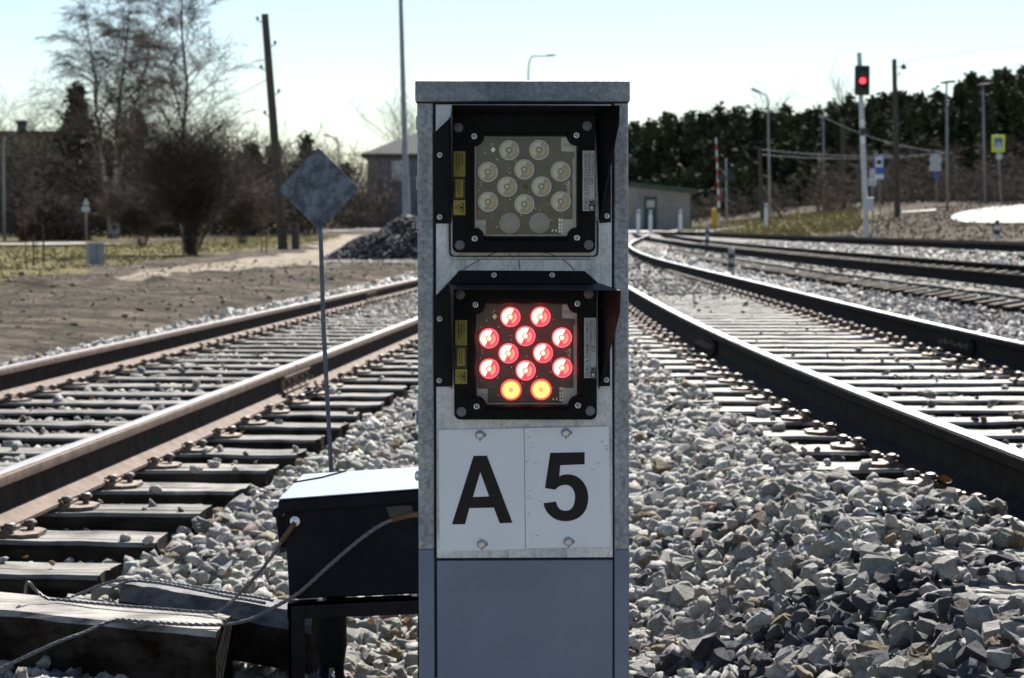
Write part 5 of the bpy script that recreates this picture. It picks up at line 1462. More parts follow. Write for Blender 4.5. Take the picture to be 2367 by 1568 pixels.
# --- level crossing: barrier, light post, bollards, keeper's hut
YX = 132
f = foot(1661, YX); k = YX / F_PX
th = thing('crossing_barrier', f, 'raised red and white crossing barrier with yellow drive box', 'barrier')
top = P(1655, 318, YX); btm = P(1662, 480, YX)
for i in range(11):
    p0, p1 = btm.lerp(top, i / 11), btm.lerp(top, (i + 1) / 11 - .002)
    MB().tube([p0, p1], [.075 - i * .003, .072 - i * .003], 6).build('boom_stripe', M_SIGNRED if i % 2 else M_SIGNWHITE, th)
b = MB(); b.box((f.x, f.y, f.z + .45), (.16, .16, 1.0)); b.build('pedestal', M_SIGNBACK, th)
b = MB(); q = P(1651, 496, YX); b.prism([(q.x - 6 * k, YX - .2, f.z), (q.x + 6 * k, YX - .2, f.z), (q.x + 6 * k, YX - .2, q.z + 9 * k), (q.x + 3 * k, YX - .2, q.z + 14 * k), (q.x - 3 * k, YX - .2, q.z + 14 * k), (q.x - 6 * k, YX - .2, q.z + 9 * k)], (0, .35, 0)); b.build('drive_box', mat('drive_box_yellow', (.55, .33, .01), rough=.5), th, bevel=.02)
th2, k = sign_post(1678, 366, 1680, 128, .06, 'crossing_light', 'crossing light post with a pair of black round lamps')
for du in (-12, 12):
    q = P(1679 + du, 411, 128); b = MB(); b.lathe((q.x, 127.9, q.z), (0, -1, 0), [(.25, 0), (.25, .02), (.13, .02), (.13, .14)], n=20); b.build('lamp', M_SIGNBLACK, th2)
b = MB(); q = P(1679, 411, 128); b.box((q.x, 127.94, q.z), (.7, .05, .08)); b.build('crossbar', M_SIGNBLACK, th2)
def bollard(u, vt, vf, Y, label):
    f = foot(u, Y); top = P(u, vt, Y); hgt = max(top.z - f.z, .9)
    t = thing('bollard', f, label, 'bollard', 'white bollards at the crossing')
    b = MB(); b.lathe(f, (0, 0, 1), [(.11, -.1), (.11, hgt * .72), (.09, hgt * .76)], n=12); b.build('post', M_SIGNWHITE, t, smooth='auto')
    b = MB(); b.lathe(f + Vector((0, 0, hgt * .76)), (0, 0, 1), [(.075, 0), (.075, .12), (.105, .13), (.105, .2), (.05, .26)], n=12); b.build('cap', M_SIGNBACK, t, smooth='auto')
bollard(1475, 480, 518, 124, 'white bollard nearest the cabinet, left of the hut door')
bollard(1503, 482, 518, 124, 'white bollard in front of the green hut door')
bollard(1572, 480, 520, 124, 'white bollard near the right corner of the hut')
bollard(1779.5 - 10, 466, 500, 122, 'white bollard beside the bent street lamp')

M_RENDER = mat('grey_rendered_wall', (.24, .225, .21), (.32, .30, .28), scale=1.5, rough=.9)
M_GREEN = mat('dark_green_paint', (.015, .05, .035), (.03, .075, .05), scale=3, rough=.5)
M_GLASS = mat('dark_window_glass', (.04, .05, .06), rough=.08, spec=.8)
M_GLASS_PALE = mat('pale_window_glass', (.34, .38, .40), rough=.15, spec=.7)
YH = 142
k = YH / F_PX
x0, x1 = XU(1428, YH), XU(1596, YH); zb = h1(XU(1530, YH), YH); zt0, zt1 = ztop(428, YH), ztop(446, YH)
hut = thing('crossing_hut', ((x0 + x1) / 2, YH + 2, zb), 'low grey hut with a sloping green roof edge and green door', 'hut')
b = MB(); b.prism([(x0, YH, zb - .3), (x1, YH, zb - .3), (x1, YH, zt1), (x0, YH, zt0)], (0, 4.5, 0)); b.build('wall', M_RENDER, hut)
b = MB(); b.prism([(x0 - .4, YH - .4, zt0 + .05), (x1 + .45, YH - .4, zt1 - .0), (x1 + .45, YH - .4, zt1 + .26), (x0 - .4, YH - .4, zt0 + .32)], (0, 5.3, 0)); b.build('roof', M_GREEN, hut)
dx0, dx1 = XU(1488, YH), XU(1518, YH); dz = ztop(455, YH)
b = MB(); b.prism([(dx0, YH - .04, zb), (dx1, YH - .04, zb), (dx1, YH - .04, dz), (dx0, YH - .04, dz)], (0, .03, 0)); d = b.build('door', M_GREEN, hut)
b = MB(); b.prism([(dx0 + .18, YH - .055, dz - .75), (dx1 - .18, YH - .055, dz - .75), (dx1 - .18, YH - .055, dz - .25), (dx0 + .18, YH - .055, dz - .25)], (0, .01, 0)); b.build('pane', M_GLASS_PALE, d)
b = MB(); b.box(((dx0 + dx1) / 2, YH - .07, dz + .1), (1.15, .12, .10)); b.build('lintel', M_RENDER, hut)
b = MB(); b.box((x1 + .02, YH - .04, (zb + zt1) / 2 - .2), (.09, .07, zt1 - zb - .3)); b.build('downpipe', M_GREEN, hut)
wx0, wx1 = XU(1446, YH), XU(1463, YH)
b = MB(); b.prism([(wx0, YH - .02, zb + 1.0), (wx1, YH - .02, zb + 1.0), (wx1, YH - .02, zb + 2.0), (wx0, YH - .02, zb + 2.0)], (0, .015, 0)); b.build('window', M_GLASS, hut)

# --- roads
M_ASPH = mat('pale_dusty_asphalt', (.17, .166, .16), (.25, .245, .24), scale=.9, rough=.6, spec=.3)
def road(name, xys, label, lift=.05, nx=14, sub=None):
    """a strip given by left/right edge points, draped on the terrain"""
    b = MB(); L = []
    for (a, c) in xys:
        for i in range(nx + 1):
            x = a[0] + (c[0] - a[0]) * i / nx; y = a[1] + (c[1] - a[1]) * i / nx
            L.append((x, y, h1(x, y) + lift))
    fs_ = [(j * (nx + 1) + i, j * (nx + 1) + i + 1, (j + 1) * (nx + 1) + i + 1, (j + 1) * (nx + 1) + i) for j in range(len(xys) - 1) for i in range(nx)]
    b.add(L, fs_); o = b.build(name, M_ASPH, None, fix=False, smooth=True); tag(o, label, kind='structure'); return o
def seq(pts, w, n=10):
    ps = curve_pts([Vector((x, y, 0)) for x, y in pts], n); out = []
    for i, p_ in enumerate(ps):
        tg = (ps[min(i + 1, len(ps) - 1)] - ps[max(i - 1, 0)]).normalized(); s = Vector((tg.y, -tg.x, 0)) * w / 2
        out.append(((p_.x - s.x, p_.y - s.y), (p_.x + s.x, p_.y + s.y)))
    return out
def hit(u, v, y0=40):
    for Y in np.arange(y0, 320, .5):
        p_ = P(u, v, Y)
        if p_.z <= h1(p_.x, p_.y): return (p_.x, p_.y)
    return (p_.x, p_.y)
_low = [(2198, 507), (2206, 513), (2232, 517.5), (2290, 519), (2367, 520), (2460, 522), (2600, 526), (2900, 534)]
_top = [(2199, 503), (2212, 496), (2240, 489), (2295, 482), (2367, 477), (2460, 473), (2600, 470), (2900, 468)]
road('road', [(hit(*a), hit(*b_)) for a, b_ in zip(_low, _top)], 'pale sunlit road on the earth bank at the right', .06, nx=24)
road('footpath', [(hit(*a), hit(*b_)) for a, b_ in zip([(2085, 494), (2120, 492), (2165, 489)], [(2085, 492), (2120, 489), (2165, 485.5)])], 'thin pale strip of path behind the wooden pole', .06, nx=4)
road('crossing_road', seq([(-10, 150), (2, 133), (9, 127), (13, 124)], 5.0), 'pale road crossing the tracks in front of the hut', .08)
road('side_road', seq([(-60, 62), (-30, 66), (-21, 72), (-17, 80)], 3.6), 'pale road at the left edge', .07)
road('footpath', seq([(-30, 128), (-18, 132), (-8, 140), (-1, 144)], 3.2), 'pale strip of road in front of the grey house', .07)

# --- grey two storey house left of the cabinet
YG = 172
k = YG / F_PX
gx0, gx1 = XU(850, YG), XU(1190, YG); zb = h1(XU(930, YG), YG); ze = ztop(356, YG)
M_BRICKGREY = mat('grey_brick_wall', (.14, .135, .15), (.19, .18, .195), scale=2.5, rough=.9)
def ribbed(name):
    m, N, L, B = new_mat(name); tc = N.new('ShaderNodeTexCoord'); wv = N.new('ShaderNodeTexWave'); wv.inputs['Scale'].default_value = 1.1
    L.new(tc.outputs['Object'], wv.inputs['Vector']); r = ramp(N, [(0, (.11, .11, .11)), (1, (.18, .176, .176))]); L.new(wv.outputs['Fac'], r.inputs['Fac']); L.new(r.outputs['Color'], B.inputs['Base Color'])
    bp = N.new('ShaderNodeBump'); bp.inputs['Distance'].default_value = .06; L.new(wv.outputs['Fac'], bp.inputs['Height']); L.new(bp.outputs[0], B.inputs['Normal']); B.inputs['Roughness'].default_value = .9; B.inputs['Specular IOR Level'].default_value = .1; return m
hs = thing('grey_house', ((gx0 + gx1) / 2, YG + 5, zb), 'grey two storey house with pale ribbed hip roof left of the cabinet', 'house')
b = MB(); b.prism([(gx0, YG, zb - .5), (gx1, YG, zb - .5), (gx1, YG, ze), (gx0, YG, ze)], (0, 10, 0)); b.build('wall', M_BRICKGREY, hs)
e0, e1, y0_, y1_ = gx0 - .5, gx1 + .5, YG - .5, YG + 10.5
zr = ztop(312, YG) + .15
b = MB(); b.add([(e0, y0_, ze), (e1, y0_, ze), (e1, y1_, ze), (e0, y1_, ze), (e0 + 5.0, YG + 5, zr + .5), (e1 - 5.0, YG + 5, zr + .5)], [(0, 1, 5, 4), (1, 2, 5), (2, 3, 4, 5), (3, 0, 4), (0, 3, 2, 1)]); rf_ = b.build('roof', ribbed('pale_ribbed_roof'), hs)
b = MB(); b.prism([(e0, y0_ - .02, ze - .30), (e1, y0_ - .02, ze - .30), (e1, y0_ - .02, ze - .003), (e0, y0_ - .02, ze - .003)], (0, 10.9, 0)); b.build('eaves', M_SIGNBLACK, hs)
for (ua, ub, va, vb) in ((905, 936, 372, 416), (985, 1016, 372, 416), (1080, 1110, 372, 416), (1080, 1110, 452, 492)):
    a, c = P(ua, va, YG), P(ub, vb, YG)
    b = MB(); b.prism([(a.x, YG - .06, a.z), (c.x, YG - .06, a.z), (c.x, YG - .06, c.z), (a.x, YG - .06, c.z)], (0, .05, 0)); w_ = b.build('window', M_SIGNBACK, hs)
    m_ = (a.x + c.x) / 2
    for (p0, p1) in ((a.x + .09, m_ - .05), (m_ + .05, c.x - .09)):
        b = MB(); b.prism([(p0, YG - .075, a.z - .1), (p1, YG - .075, a.z - .1), (p1, YG - .075, c.z + .1), (p0, YG - .075, c.z + .1)], (0, .01, 0)); b.build('pane', M_GLASS_PALE, w_)
    b = MB(); b.box((m_, YG - .1, c.z - .06), (c.x - a.x + .2, .2, .07)); b.build('sill', M_SIGNBACK, w_)
a = P(1020, 470, YG); b = MB(); b.box((a.x, YG - .5, a.z), (2.6, 1.0, .25)); b.build('porch_roof', mat('brown_porch', (.10, .05, .04), rough=.7), hs)
b = MB(); b.box((a.x, YG - .04, (zb + a.z) / 2), (1.1, .06, a.z - zb - .2)); b.build('door', mat('brown_door', (.09, .055, .045), rough=.6), hs)
# red shed
YSH = 186
sx0, sx1 = XU(800, YSH), XU(853, YSH); zb = h1(XU(825, YSH), YSH)
sh = thing('red_shed', ((sx0 + sx1) / 2, YSH + 1.5, zb), 'small dark red shed with boarded window beside the grey house', 'shed')
M_REDWOOD = mat('dark_red_boards', (.10, .025, .025), (.16, .04, .038), scale=8, rough=.8, stretch=(1, 1, 6))
zs = ztop(462, YSH)
b = MB(); b.prism([(sx0, YSH, zb - .3), (sx1, YSH, zb - .3), (sx1, YSH, zs), (sx0, YSH, zs)], (0, 3, 0)); b.build('wall', M_REDWOOD, sh)
b = MB(); b.prism([(sx0 - .3, YSH - .3, zs), (sx1 + .3, YSH - .3, zs), (sx1 + .3, YSH - .3, zs + .18), ((sx0 + sx1) / 2, YSH - .3, zs + .8), (sx0 - .3, YSH - .3, zs + .18)], (0, 3.6, 0)); b.build('roof', M_SIGNBLACK, sh)
b = MB(); b.prism([(sx0 + .55, YSH - .03, zs - .5), (sx1 - .3, YSH - .03, zs - .5), (sx1 - .3, YSH - .03, zs - 1.3), (sx0 + .55, YSH - .03, zs - 1.3)], (0, .02, 0)); b.build('window', mat('boarded_window', (.18, .15, .12), rough=.9), sh)
b = MB(); b.box(((sx0 + sx1) / 2, YSH - .06, zb + .4), (sx1 - sx0 - .1, .1, .5)); b.build('plinth', mat('blue_grey_plinth', (.07, .085, .12), rough=.9), sh)
# old house at the left edge
YO = 135
ox0, ox1 = XU(-120, YO), XU(112, YO); zb = h1(ox0, YO); ze = ztop(308, YO)
oh = thing('old_house', ((ox0 + ox1) / 2, YO + 4, zb), 'old ochre plastered house with dark roof and chimney at the left edge', 'house')
M_OCHRE = mat('ochre_plaster', (.20, .165, .11), (.28, .235, .16), scale=1.2, rough=.95)
b = MB(); b.prism([(ox0, YO, zb - .5), (ox1, YO, zb - .5), (ox1, YO, ze), (ox0, YO, ze)], (0, 9, 0)); b.build('wall', M_OCHRE, oh)
b = MB(); b.prism([(ox0 - .4, YO - .4, ze), (ox1 + 1.0, YO - .4, ze), (ox1 + 1.0, YO - .4, ze + .12), (ox0 - .4, YO - .4, ze + .12)], (0, 9.8, 0)); r_ = b.build('roof', mat('dark_roof_felt', (.022, .024, .03), (.04, .042, .05), scale=2, rough=.8), oh)
a = P(32, 282, YO); b = MB(); b.prism([(a.x - .28, YO + 2, ze), (a.x + .28, YO + 2, ze), (a.x + .28, YO + 2, a.z + .1), (a.x - .28, YO + 2, a.z + .1)], (0, .6, 0)); b.build('chimney', M_SIGNBLACK, r_)
b = MB(); b.box((a.x, YO + 2.3, a.z + .14), (.72, .76, .12)); b.build('chimney_cap', M_SIGNBLACK, r_)
for (ua, ub, va, vb) in ((8, 38, 385, 440), (-70, -40, 385, 440), (8, 38, 480, 530), (60, 88, 385, 440)):
    a, c = P(ua, va, YO), P(ub, vb, YO)
    b = MB(); b.prism([(a.x, YO - .05, a.z), (c.x, YO - .05, a.z), (c.x, YO - .05, c.z), (a.x, YO - .05, c.z)], (0, .04, 0)); w_ = b.build('window', mat('brown_window_frame', (.08, .06, .055), rough=.7), oh)
    m_ = (a.x + c.x) / 2
    for (p0, p1) in ((a.x + .08, m_ - .05), (m_ + .05, c.x - .08)):
        b = MB(); b.prism([(p0, YO - .065, a.z - .1), (p1, YO - .065, a.z - .1), (p1, YO - .065, c.z + .1), (p0, YO - .065, c.z + .1)], (0, .01, 0)); b.build('pane', M_GLASS, w_)

# --- grey cable cabinet on the left
Yb = 44.5
f = foot(224, Yb); kk = Yb / F_PX
cb = thing('cable_cabinet', f, 'small upright grey cable cabinet on the grass at the left', 'cabinet')
hz = ztop(558, Yb)
an = R(28)
def cbw(a, d): return Vector((f.x + a * math.cos(an) - d * math.sin(an), f.y + a * math.sin(an) + d * math.cos(an), 0))
M_CABDARK = mat('cabinet_grey', (.20, .22, .26), (.26, .28, .32), scale=8, rough=.5)
for (a0, a1, d0, d1, nm) in ((-.17, -.008, 0, .2, 'door'), (.008, .17, 0, .2, 'door')):
    q = [cbw(a0, d0), cbw(a1, d0), cbw(a1, d1), cbw(a0, d1)]
    b = MB(); b.prism([(p_.x, p_.y, f.z - .05) for p_ in q], (0, 0, hz - f.z)); b.build(nm, M_CABDARK, cb)
q = [cbw(-.18, -.012), cbw(.18, -.012), cbw(.18, .215), cbw(-.18, .215)]
b = MB(); b.prism([(p_.x, p_.y, hz - .05) for p_ in q], (0, 0, .03)); b.build('roof', M_SIGNBACK, cb)
q = [cbw(-.009, .03), cbw(.009, .03), cbw(.009, .19), cbw(-.009, .19)]
b = MB(); b.prism([(p_.x, p_.y, f.z) for p_ in q], (0, 0, hz - f.z - .06)); b.build('middle_gap', M_DARKGAP, cb)

# --- heap of dark stones
YP = 50
n = 5200; px = XU(962, YP)
ang = rng.uniform(0, 2 * np.pi, n); rad = np.sqrt(rng.random(n))
hx = px + rad * np.cos(ang) * 2.45; hy = YP + 1.4 + rad * np.sin(ang) * 1.6
def heap(x, y):
    d = np.sqrt(((x - px) / 2.45) ** 2 + ((y - YP - 1.4) / 1.6) ** 2)
    return np.clip(1 - d ** 1.25, 0, 1) * 1.08 * (1 + .10 * np.sin(x * 5) * np.sin(y * 4))
hzv = H(hx, hy) + heap(hx, hy)
ht = thing('stone_heap', (px, YP + 1.4, h1(px, YP + 1.4)), 'heap of dark crushed stone beside the tall thin mast', 'heap')
tt = np.array([.055, .055, .065])[None] * rng.uniform(.5, 1.8, (n, 1)); br = rng.random(n) < .05; tt[br] = .42
o = stones_mesh('heap_stones', np.stack([hx, hy, hzv], 1) - np.array(WLOC[ht.name])[None], np.clip(rng.lognormal(math.log(.10), .3, n), .05, .2), tt, ROCK_LO, M_STONE, ht)
gxx = np.linspace(px - 2.6, px + 2.6, 40); gyy = np.linspace(YP - .4, YP + 3.2, 28)
me, V_ = grid_mesh('heap_core', gxx - px, gyy - YP - 1.4, lambda X, Y: (H(X + px, Y + YP + 1.4).reshape(X.shape) + heap(X + px, Y + YP + 1.4) - .05 - WLOC[ht.name].z))
me.materials.append(mat('dark_heap', (.03, .03, .035), (.06, .06, .065), scale=20, rough=.9)); o = link(bpy.data.objects.new('heap_core', me)); o.parent = ht
# pale gravel spread in front of the heap
n = 900; hx = rng.uniform(XU(760, 46), XU(975, 46), n); hy = rng.normal(46.3, .8, n)
o = stones_mesh('spilled_gravel', np.stack([hx, hy, H(hx, hy) + .02], 1), np.clip(rng.lognormal(math.log(.07), .4, n), .03, .16), np.array([.36, .35, .33])[None] * rng.uniform(.6, 1.2, (n, 1)), ROCK_LO, M_STONE, None)
tag(o, 'pale gravel spilled on the ground before the dark heap', 'gravel')
# ------------------------------------------------------------------ vegetation
def tree_mat(name, c1, c2, scale=.6, rough=.9, trans=0.0):
    m, N, L, B = new_mat(name)
    tc = N.new('ShaderNodeTexCoord'); no = N.new('ShaderNodeTexNoise'); no.inputs['Scale'].default_value = scale; no.inputs['Detail'].default_value = 4
    L.new(tc.outputs['Object'], no.inputs['Vector']); r = ramp(N, [(.35, c1), (.65, c2)]); L.new(no.outputs['Fac'], r.inputs['Fac'])
    L.new(r.outputs['Color'], B.inputs['Base Color']); B.inputs['Roughness'].default_value = rough; B.inputs['Specular IOR Level'].default_value = .2
    return m
M_NEEDLE = tree_mat('pine_needles', (.026, .036, .018), (.085, .090, .038), .45)
M_SPRUCE = tree_mat('spruce_needles', (.016, .026, .014), (.035, .048, .022), .8)
M_BARK = tree_mat('brown_bark', (.05, .038, .03), (.10, .08, .065), 2)
M_TWIG = tree_mat('bare_twigs', (.085, .066, .055), (.15, .12, .10), 1)
M_TWIG_DARK = tree_mat('dark_bare_twigs', (.045, .036, .032), (.085, .068, .058), 1)
M_BIRCHTWIG = tree_mat('birch_twigs', (.085, .062, .055), (.13, .10, .09), 1)
def birch_bark():
    m, N, L, B = new_mat('birch_bark'); tc = N.new('ShaderNodeTexCoord'); mp = N.new('ShaderNodeMapping'); mp.inputs['Scale'].default_value = (1, 1, 2.5)
    L.new(tc.outputs['Object'], mp.inputs['Vector']); no = N.new('ShaderNodeTexNoise'); no.inputs['Scale'].default_value = 3; no.inputs['Detail'].default_value = 6; L.new(mp.outputs[0], no.inputs['Vector'])
    r = ramp(N, [(.40, (.05, .045, .045)), (.52, (.30, .29, .28)), (.7, (.50, .49, .47))]); L.new(no.outputs['Fac'], r.inputs['Fac']); L.new(r.outputs['Color'], B.inputs['Base Color']); B.inputs['Roughness'].default_value = .8; return m
M_BIRCH = birch_bark()
class Twigs:
    """collects tapered three sided branches quickly"""
    def __init__(s): s.p0 = []; s.p1 = []; s.r0 = []; s.r1 = []
    def seg(s, a, b, ra, rb): s.p0.append(a); s.p1.append(b); s.r0.append(ra); s.r1.append(rb)
    def mesh(s, name, m, parent=None, origin=(0, 0, 0)):
        A = np.array(s.p0); B_ = np.array(s.p1); ra = np.array(s.r0); rb_ = np.array(s.r1)
        t = B_ - A; t /= np.maximum(np.linalg.norm(t, axis=1), 1e-6)[:, None]
        ref = np.where(np.abs(t[:, :1]) < .8, np.array([[1., 0, 0]]), np.array([[0, 1., 0]]))
        u_ = np.cross(t, ref); u_ /= np.linalg.norm(u_, axis=1)[:, None]; w = np.cross(t, u_)
        n = len(A); Vv = np.zeros((n, 6, 3))
        for k in range(3):
            c, s_ = math.cos(2.094 * k), math.sin(2.094 * k)
            Vv[:, k] = A + (u_ * c + w * s_) * ra[:, None]; Vv[:, 3 + k] = B_ + (u_ * c + w * s_) * rb_[:, None]
        base = (np.arange(n) * 6)[:, None, None]
        Fq = np.array([[0, 1, 4, 3], [1, 2, 5, 4], [2, 0, 3, 5]])[None] + base
        me = bpy.data.meshes.new(name)
        Vv = (Vv.reshape(-1, 3) - np.array(origin)[None]).astype(np.float32); Fq = Fq.reshape(-1, 4).astype(np.int32)
        me.vertices.add(len(Vv)); me.vertices.foreach_set('co', Vv.ravel()); me.loops.add(Fq.size); me.loops.foreach_set('vertex_index', Fq.ravel())
        me.polygons.add(len(Fq)); me.polygons.foreach_set('loop_start', (np.arange(len(Fq)) * 4).astype(np.int32)); me.update(calc_edges=True)
        for p in me.polygons: p.use_smooth = True
        me.materials.append(m); o = link(bpy.data.objects.new(name, me))
        if parent is not None: o.parent = parent
        return o
def grow(tw, r, p, d, length, rad, level, maxlevel, droop, nchild, spread, segs=5, minr=.004, up=0.0):
    """a wavering branch with side shoots; p, d are numpy arrays"""
    step = length / segs; rr0 = rad
    pts = [p]
    for i in range(segs):
        d = d + r.normal(0, .11, 3) + np.array([0, 0, up - droop * (i + 1) / segs]); d /= np.linalg.norm(d)
        q = p + d * step; r1 = max(rad * (1 - .80 * (i + 1) / segs), minr)
        tw.seg(p, q, rr0, r1); rr0 = r1; p = q; pts.append(p)
        if level < maxlevel and i >= (1 if level == 0 else 0):
            for c in range(nchild[level]):
                a = r.uniform(0, 2 * np.pi); o = np.array([math.cos(a), math.sin(a), r.uniform(-.1, .5)]); cd = d * (1 - spread[level]) + o * spread[level]; cd /= np.linalg.norm(cd)
                grow(tw, r, p - d * step * r.uniform(0, .9), cd, length * r.uniform(.32, .58), max(r1 * .6, minr), level + 1, maxlevel, droop * 1.6 if level else droop, nchild, spread, max(3, segs - 1), minr, up)
def birch(u, Y, v_top, label, seed, trunks, spreadr, minr, twig_droop, nb, leanf=0.0, crown0=.25):
    f = foot(u, Y); top = P(u, v_top, Y).z; hgt = top - f.z
    th = thing('birch_tree', f, label, 'tree', 'bare birches')
    r = np.random.default_rng(seed); tr = Twigs(); cw = Twigs()
    for (dx, lean, hs_) in trunks:
        p = np.array([dx, 0, -.15]); hh = hgt * hs_; n = 14; rad = hgt * .0125
        path = [p]
        for i in range(n):
            w = np.array([lean * math.sin(min(1, (i + 1) / n * 1.3) * 1.5) * hh / n * 1.4 + r.normal(0, .02) * hh / n * 3, r.normal(0, .02) * hh / n * 3, hh / n]); q = p + w
            tr.seg(p, q, rad * (1 - .93 * i / n), rad * (1 - .93 * (i + 1) / n)); p = q; path.append(p)
        for i in range(nb):
            t = crown0 + (1 - crown0) * (i + r.random()) / nb; k = min(int(t * n), n - 1); b0 = path[k] + (path[k + 1] - path[k]) * (t * n - k)
            a = r.uniform(0, 2 * np.pi); rise = r.uniform(.9, 1.7) * (1 - .3 * t)
            d = np.array([math.cos(a), math.sin(a), rise]); d /= np.linalg.norm(d)
            grow(cw, r, b0, d, hgt * spreadr * (1.15 - t * .85) * r.uniform(.7, 1.15), rad * .34 * (1.1 - t), 0, 2, twig_droop, (3, 3), (.5, .5), 5, minr)
    tr.mesh('trunk', M_BIRCH, th); cw.mesh('crown', M_BIRCHTWIG, th)
    return th
birch(256, 100, -70, 'big bare birch with several stems and drooping twigs in front of the dark spruce', 21, [(0, -.10, .95), (.35, .06, 1.0), (.15, .20, .86)], .34, .0066, .22, 28, crown0=.30)
birch(433, 58, -120, 'slender bare birch rising straight out of the round dark shrub', 22, [(0, -.02, 1.0)], .30, .0042, .10, 34, crown0=.26)
def shrub(u, Y, v_top, width, label, seed, n, minr, m=M_TWIG_DARK, name='bare_shrub', lv=2, nc=(3, 3)):
    f = foot(u, Y); hgt = P(u, v_top, Y).z - f.z
    th = thing(name, f, label, 'shrub', 'bare shrubs')
    r = np.random.default_rng(seed); tr = Twigs(); cw = Twigs()
    for i in range(n):
        a = r.uniform(0, 2 * np.pi); s = r.random() ** .6; d = np.array([math.cos(a) * s * width / hgt, math.sin(a) * s * width / hgt, 1.0]); d /= np.linalg.norm(d)
        b0 = np.array([math.cos(a), math.sin(a), 0]) * r.uniform(0, .12) - np.array([0, 0, .05]); mid = b0 + d * hgt * .10
        tr.seg(b0, mid, hgt * .0045, hgt * .004)
        grow(cw, r, mid, d, hgt * r.uniform(.6, 1.0), hgt * .0045, 0, lv, .05, nc, (.5, .55), 5, minr)
    tr.mesh('stems', M_BARK, th); cw.mesh('crown', m, th); return th
shrub(445, 57, 325, 1.55, 'large round dark shrub of bare twigs round the slender birch', 31, 46, .0040)
shrub(330, 76, 440, 1.3, 'brown bare shrub left of the round dark shrub', 32, 30, .006, M_TWIG)
shrub(560, 84, 430, 1.5, 'bare shrub to the right of the round dark shrub', 33, 30, .007, M_TWIG)
shrub(120, 98, 470, 1.6, 'bare shrub above the brown hedge', 34, 34, .012, M_TWIG)
def sapling(u, Y, v_top, label, seed):
    f = foot(u, Y); hgt = P(u, v_top, Y).z - f.z; th = thing('sapling', f, label, 'sapling', 'young trees with stakes')
    r = np.random.default_rng(seed); tr = Twigs(); cw = Twigs(); p = np.array([0, 0, -.1])
    for i in range(6):
        q = p + np.array([r.normal(0, .015), 0, hgt / 6 * .95]); tr.seg(p, q, .016 * (1 - i / 8), .016 * (1 - (i + 1) / 8)); p = q
        if i > 1:
            for c in range(3):
                a = r.uniform(0, 6.28); d = np.array([math.cos(a), math.sin(a), 1.3]); d /= np.linalg.norm(d); grow(cw, r, p, d, hgt * .3, .006, 0, 1, .05, (2, 2), (.5, .5), 4, .004)
    tr.mesh('trunk', M_BARK, th); cw.mesh('crown', M_TWIG, th)
    b = MB(); b.tube([f + Vector((.14, .05, -.1)), f + Vector((.14, .05, hgt * .42))], .02, 6); b.build('stake', M_WOODPOLE, th)
sapling(62, 43, 440, 'young sapling near the left edge of the grass', 41)
sapling(86, 46, 400, 'taller young sapling beside the grey cable cabinet', 42)
sapling(605, 60, 500, 'thin young sapling left of the leaning pole', 43)

def clump_tris(r, centres, n_per, spread, size):
    c = np.repeat(centres, n_per, axis=0) + r.normal(0, 1, (len(centres) * n_per, 3)) * spread
    n = len(c); a = r.normal(0, 1, (n, 3)); a /= np.linalg.norm(a, axis=1)[:, None]; b_ = np.cross(a, r.normal(0, 1, (n, 3))); b_ /= np.linalg.norm(b_, axis=1)[:, None]
    s = (size * r.uniform(.5, 1.3, n))[:, None]
    return np.stack([c - a * s * .5 - b_ * s * .25, c + a * s * .6, c - a * s * .3 + b_ * s * .5], 1)
def tri_mesh(name, tris, m, parent=None):
    V_ = np.concatenate(tris).reshape(-1, 3).astype(np.float32); F_ = np.arange(len(V_)).astype(np.int32)
    me = bpy.data.meshes.new(name); me.vertices.add(len(V_)); me.vertices.foreach_set('co', V_.ravel()); me.loops.add(len(F_)); me.loops.foreach_set('vertex_index', F_)
    me.polygons.add(len(F_) // 3); me.polygons.foreach_set('loop_start', (np.arange(len(F_) // 3) * 3).astype(np.int32)); me.update(calc_edges=True)
    me.materials.append(m); o = link(bpy.data.objects.new(name, me))
    if parent is not None: o.parent = parent
    return o
def conifer_tris(r, base, hgt, width, dens, size, pine=False):
    """whorls of drooping boughs carrying needle clumps, uneven and gappy"""
    cs = []
    n = int(hgt * dens)
    for i in range(n):
        t = r.random() ** .85
        z = hgt * ((.30 if pine else .06) + (.70 if pine else .94) * t)
        prof = (1 - t) ** (.9 if pine else 1.2) * (.55 + .45 * min(1, t * 4 + .3)) + .05
        a = r.uniform(0, 2 * np.pi); rad = width * prof * r.uniform(.25, 1.06) * (1 + .14 * math.sin(3 * a + z * 4.1))
        cs.append([base[0] + rad * math.cos(a), base[1] + rad * math.sin(a), base[2] + z - rad * .25])
    return clump_tris(r, np.array(cs), 9, size * .55, size)
def conifer(u, Y, v_top, width, label, seed, name='spruce_tree', dens=60, size=.30, m=M_SPRUCE):
    f = foot(u, Y); hgt = P(u, v_top, Y).z - f.z; th = thing(name, f, label, 'tree', 'evergreens on the left')
    r = np.random.default_rng(seed); MB().tube([f - Vector((0, 0, .2)), f + Vector((0, 0, hgt * .55)), f + Vector((0, 0, hgt * .97))], [hgt * .018, hgt * .01, hgt * .003], 7).build('trunk', M_BARK, th)
    tri_mesh('crown', [conifer_tris(r, (0, 0, 0), hgt, width, dens, size)], m, th); return th
conifer(183, 118, 202, 3.7, 'dark pointed spruce between the old house and the big birch', 51)
conifer(318, 122, 262, 3.5, 'broad dark evergreen right of the big birch', 52, dens=52)
conifer(250, 124, 330, 1.7, 'lower dark evergreen behind the big birch', 53, dens=50)
conifer(800, 205, 385, 1.9, 'pointed evergreen left of the grey house roof', 54, dens=26, size=.42)

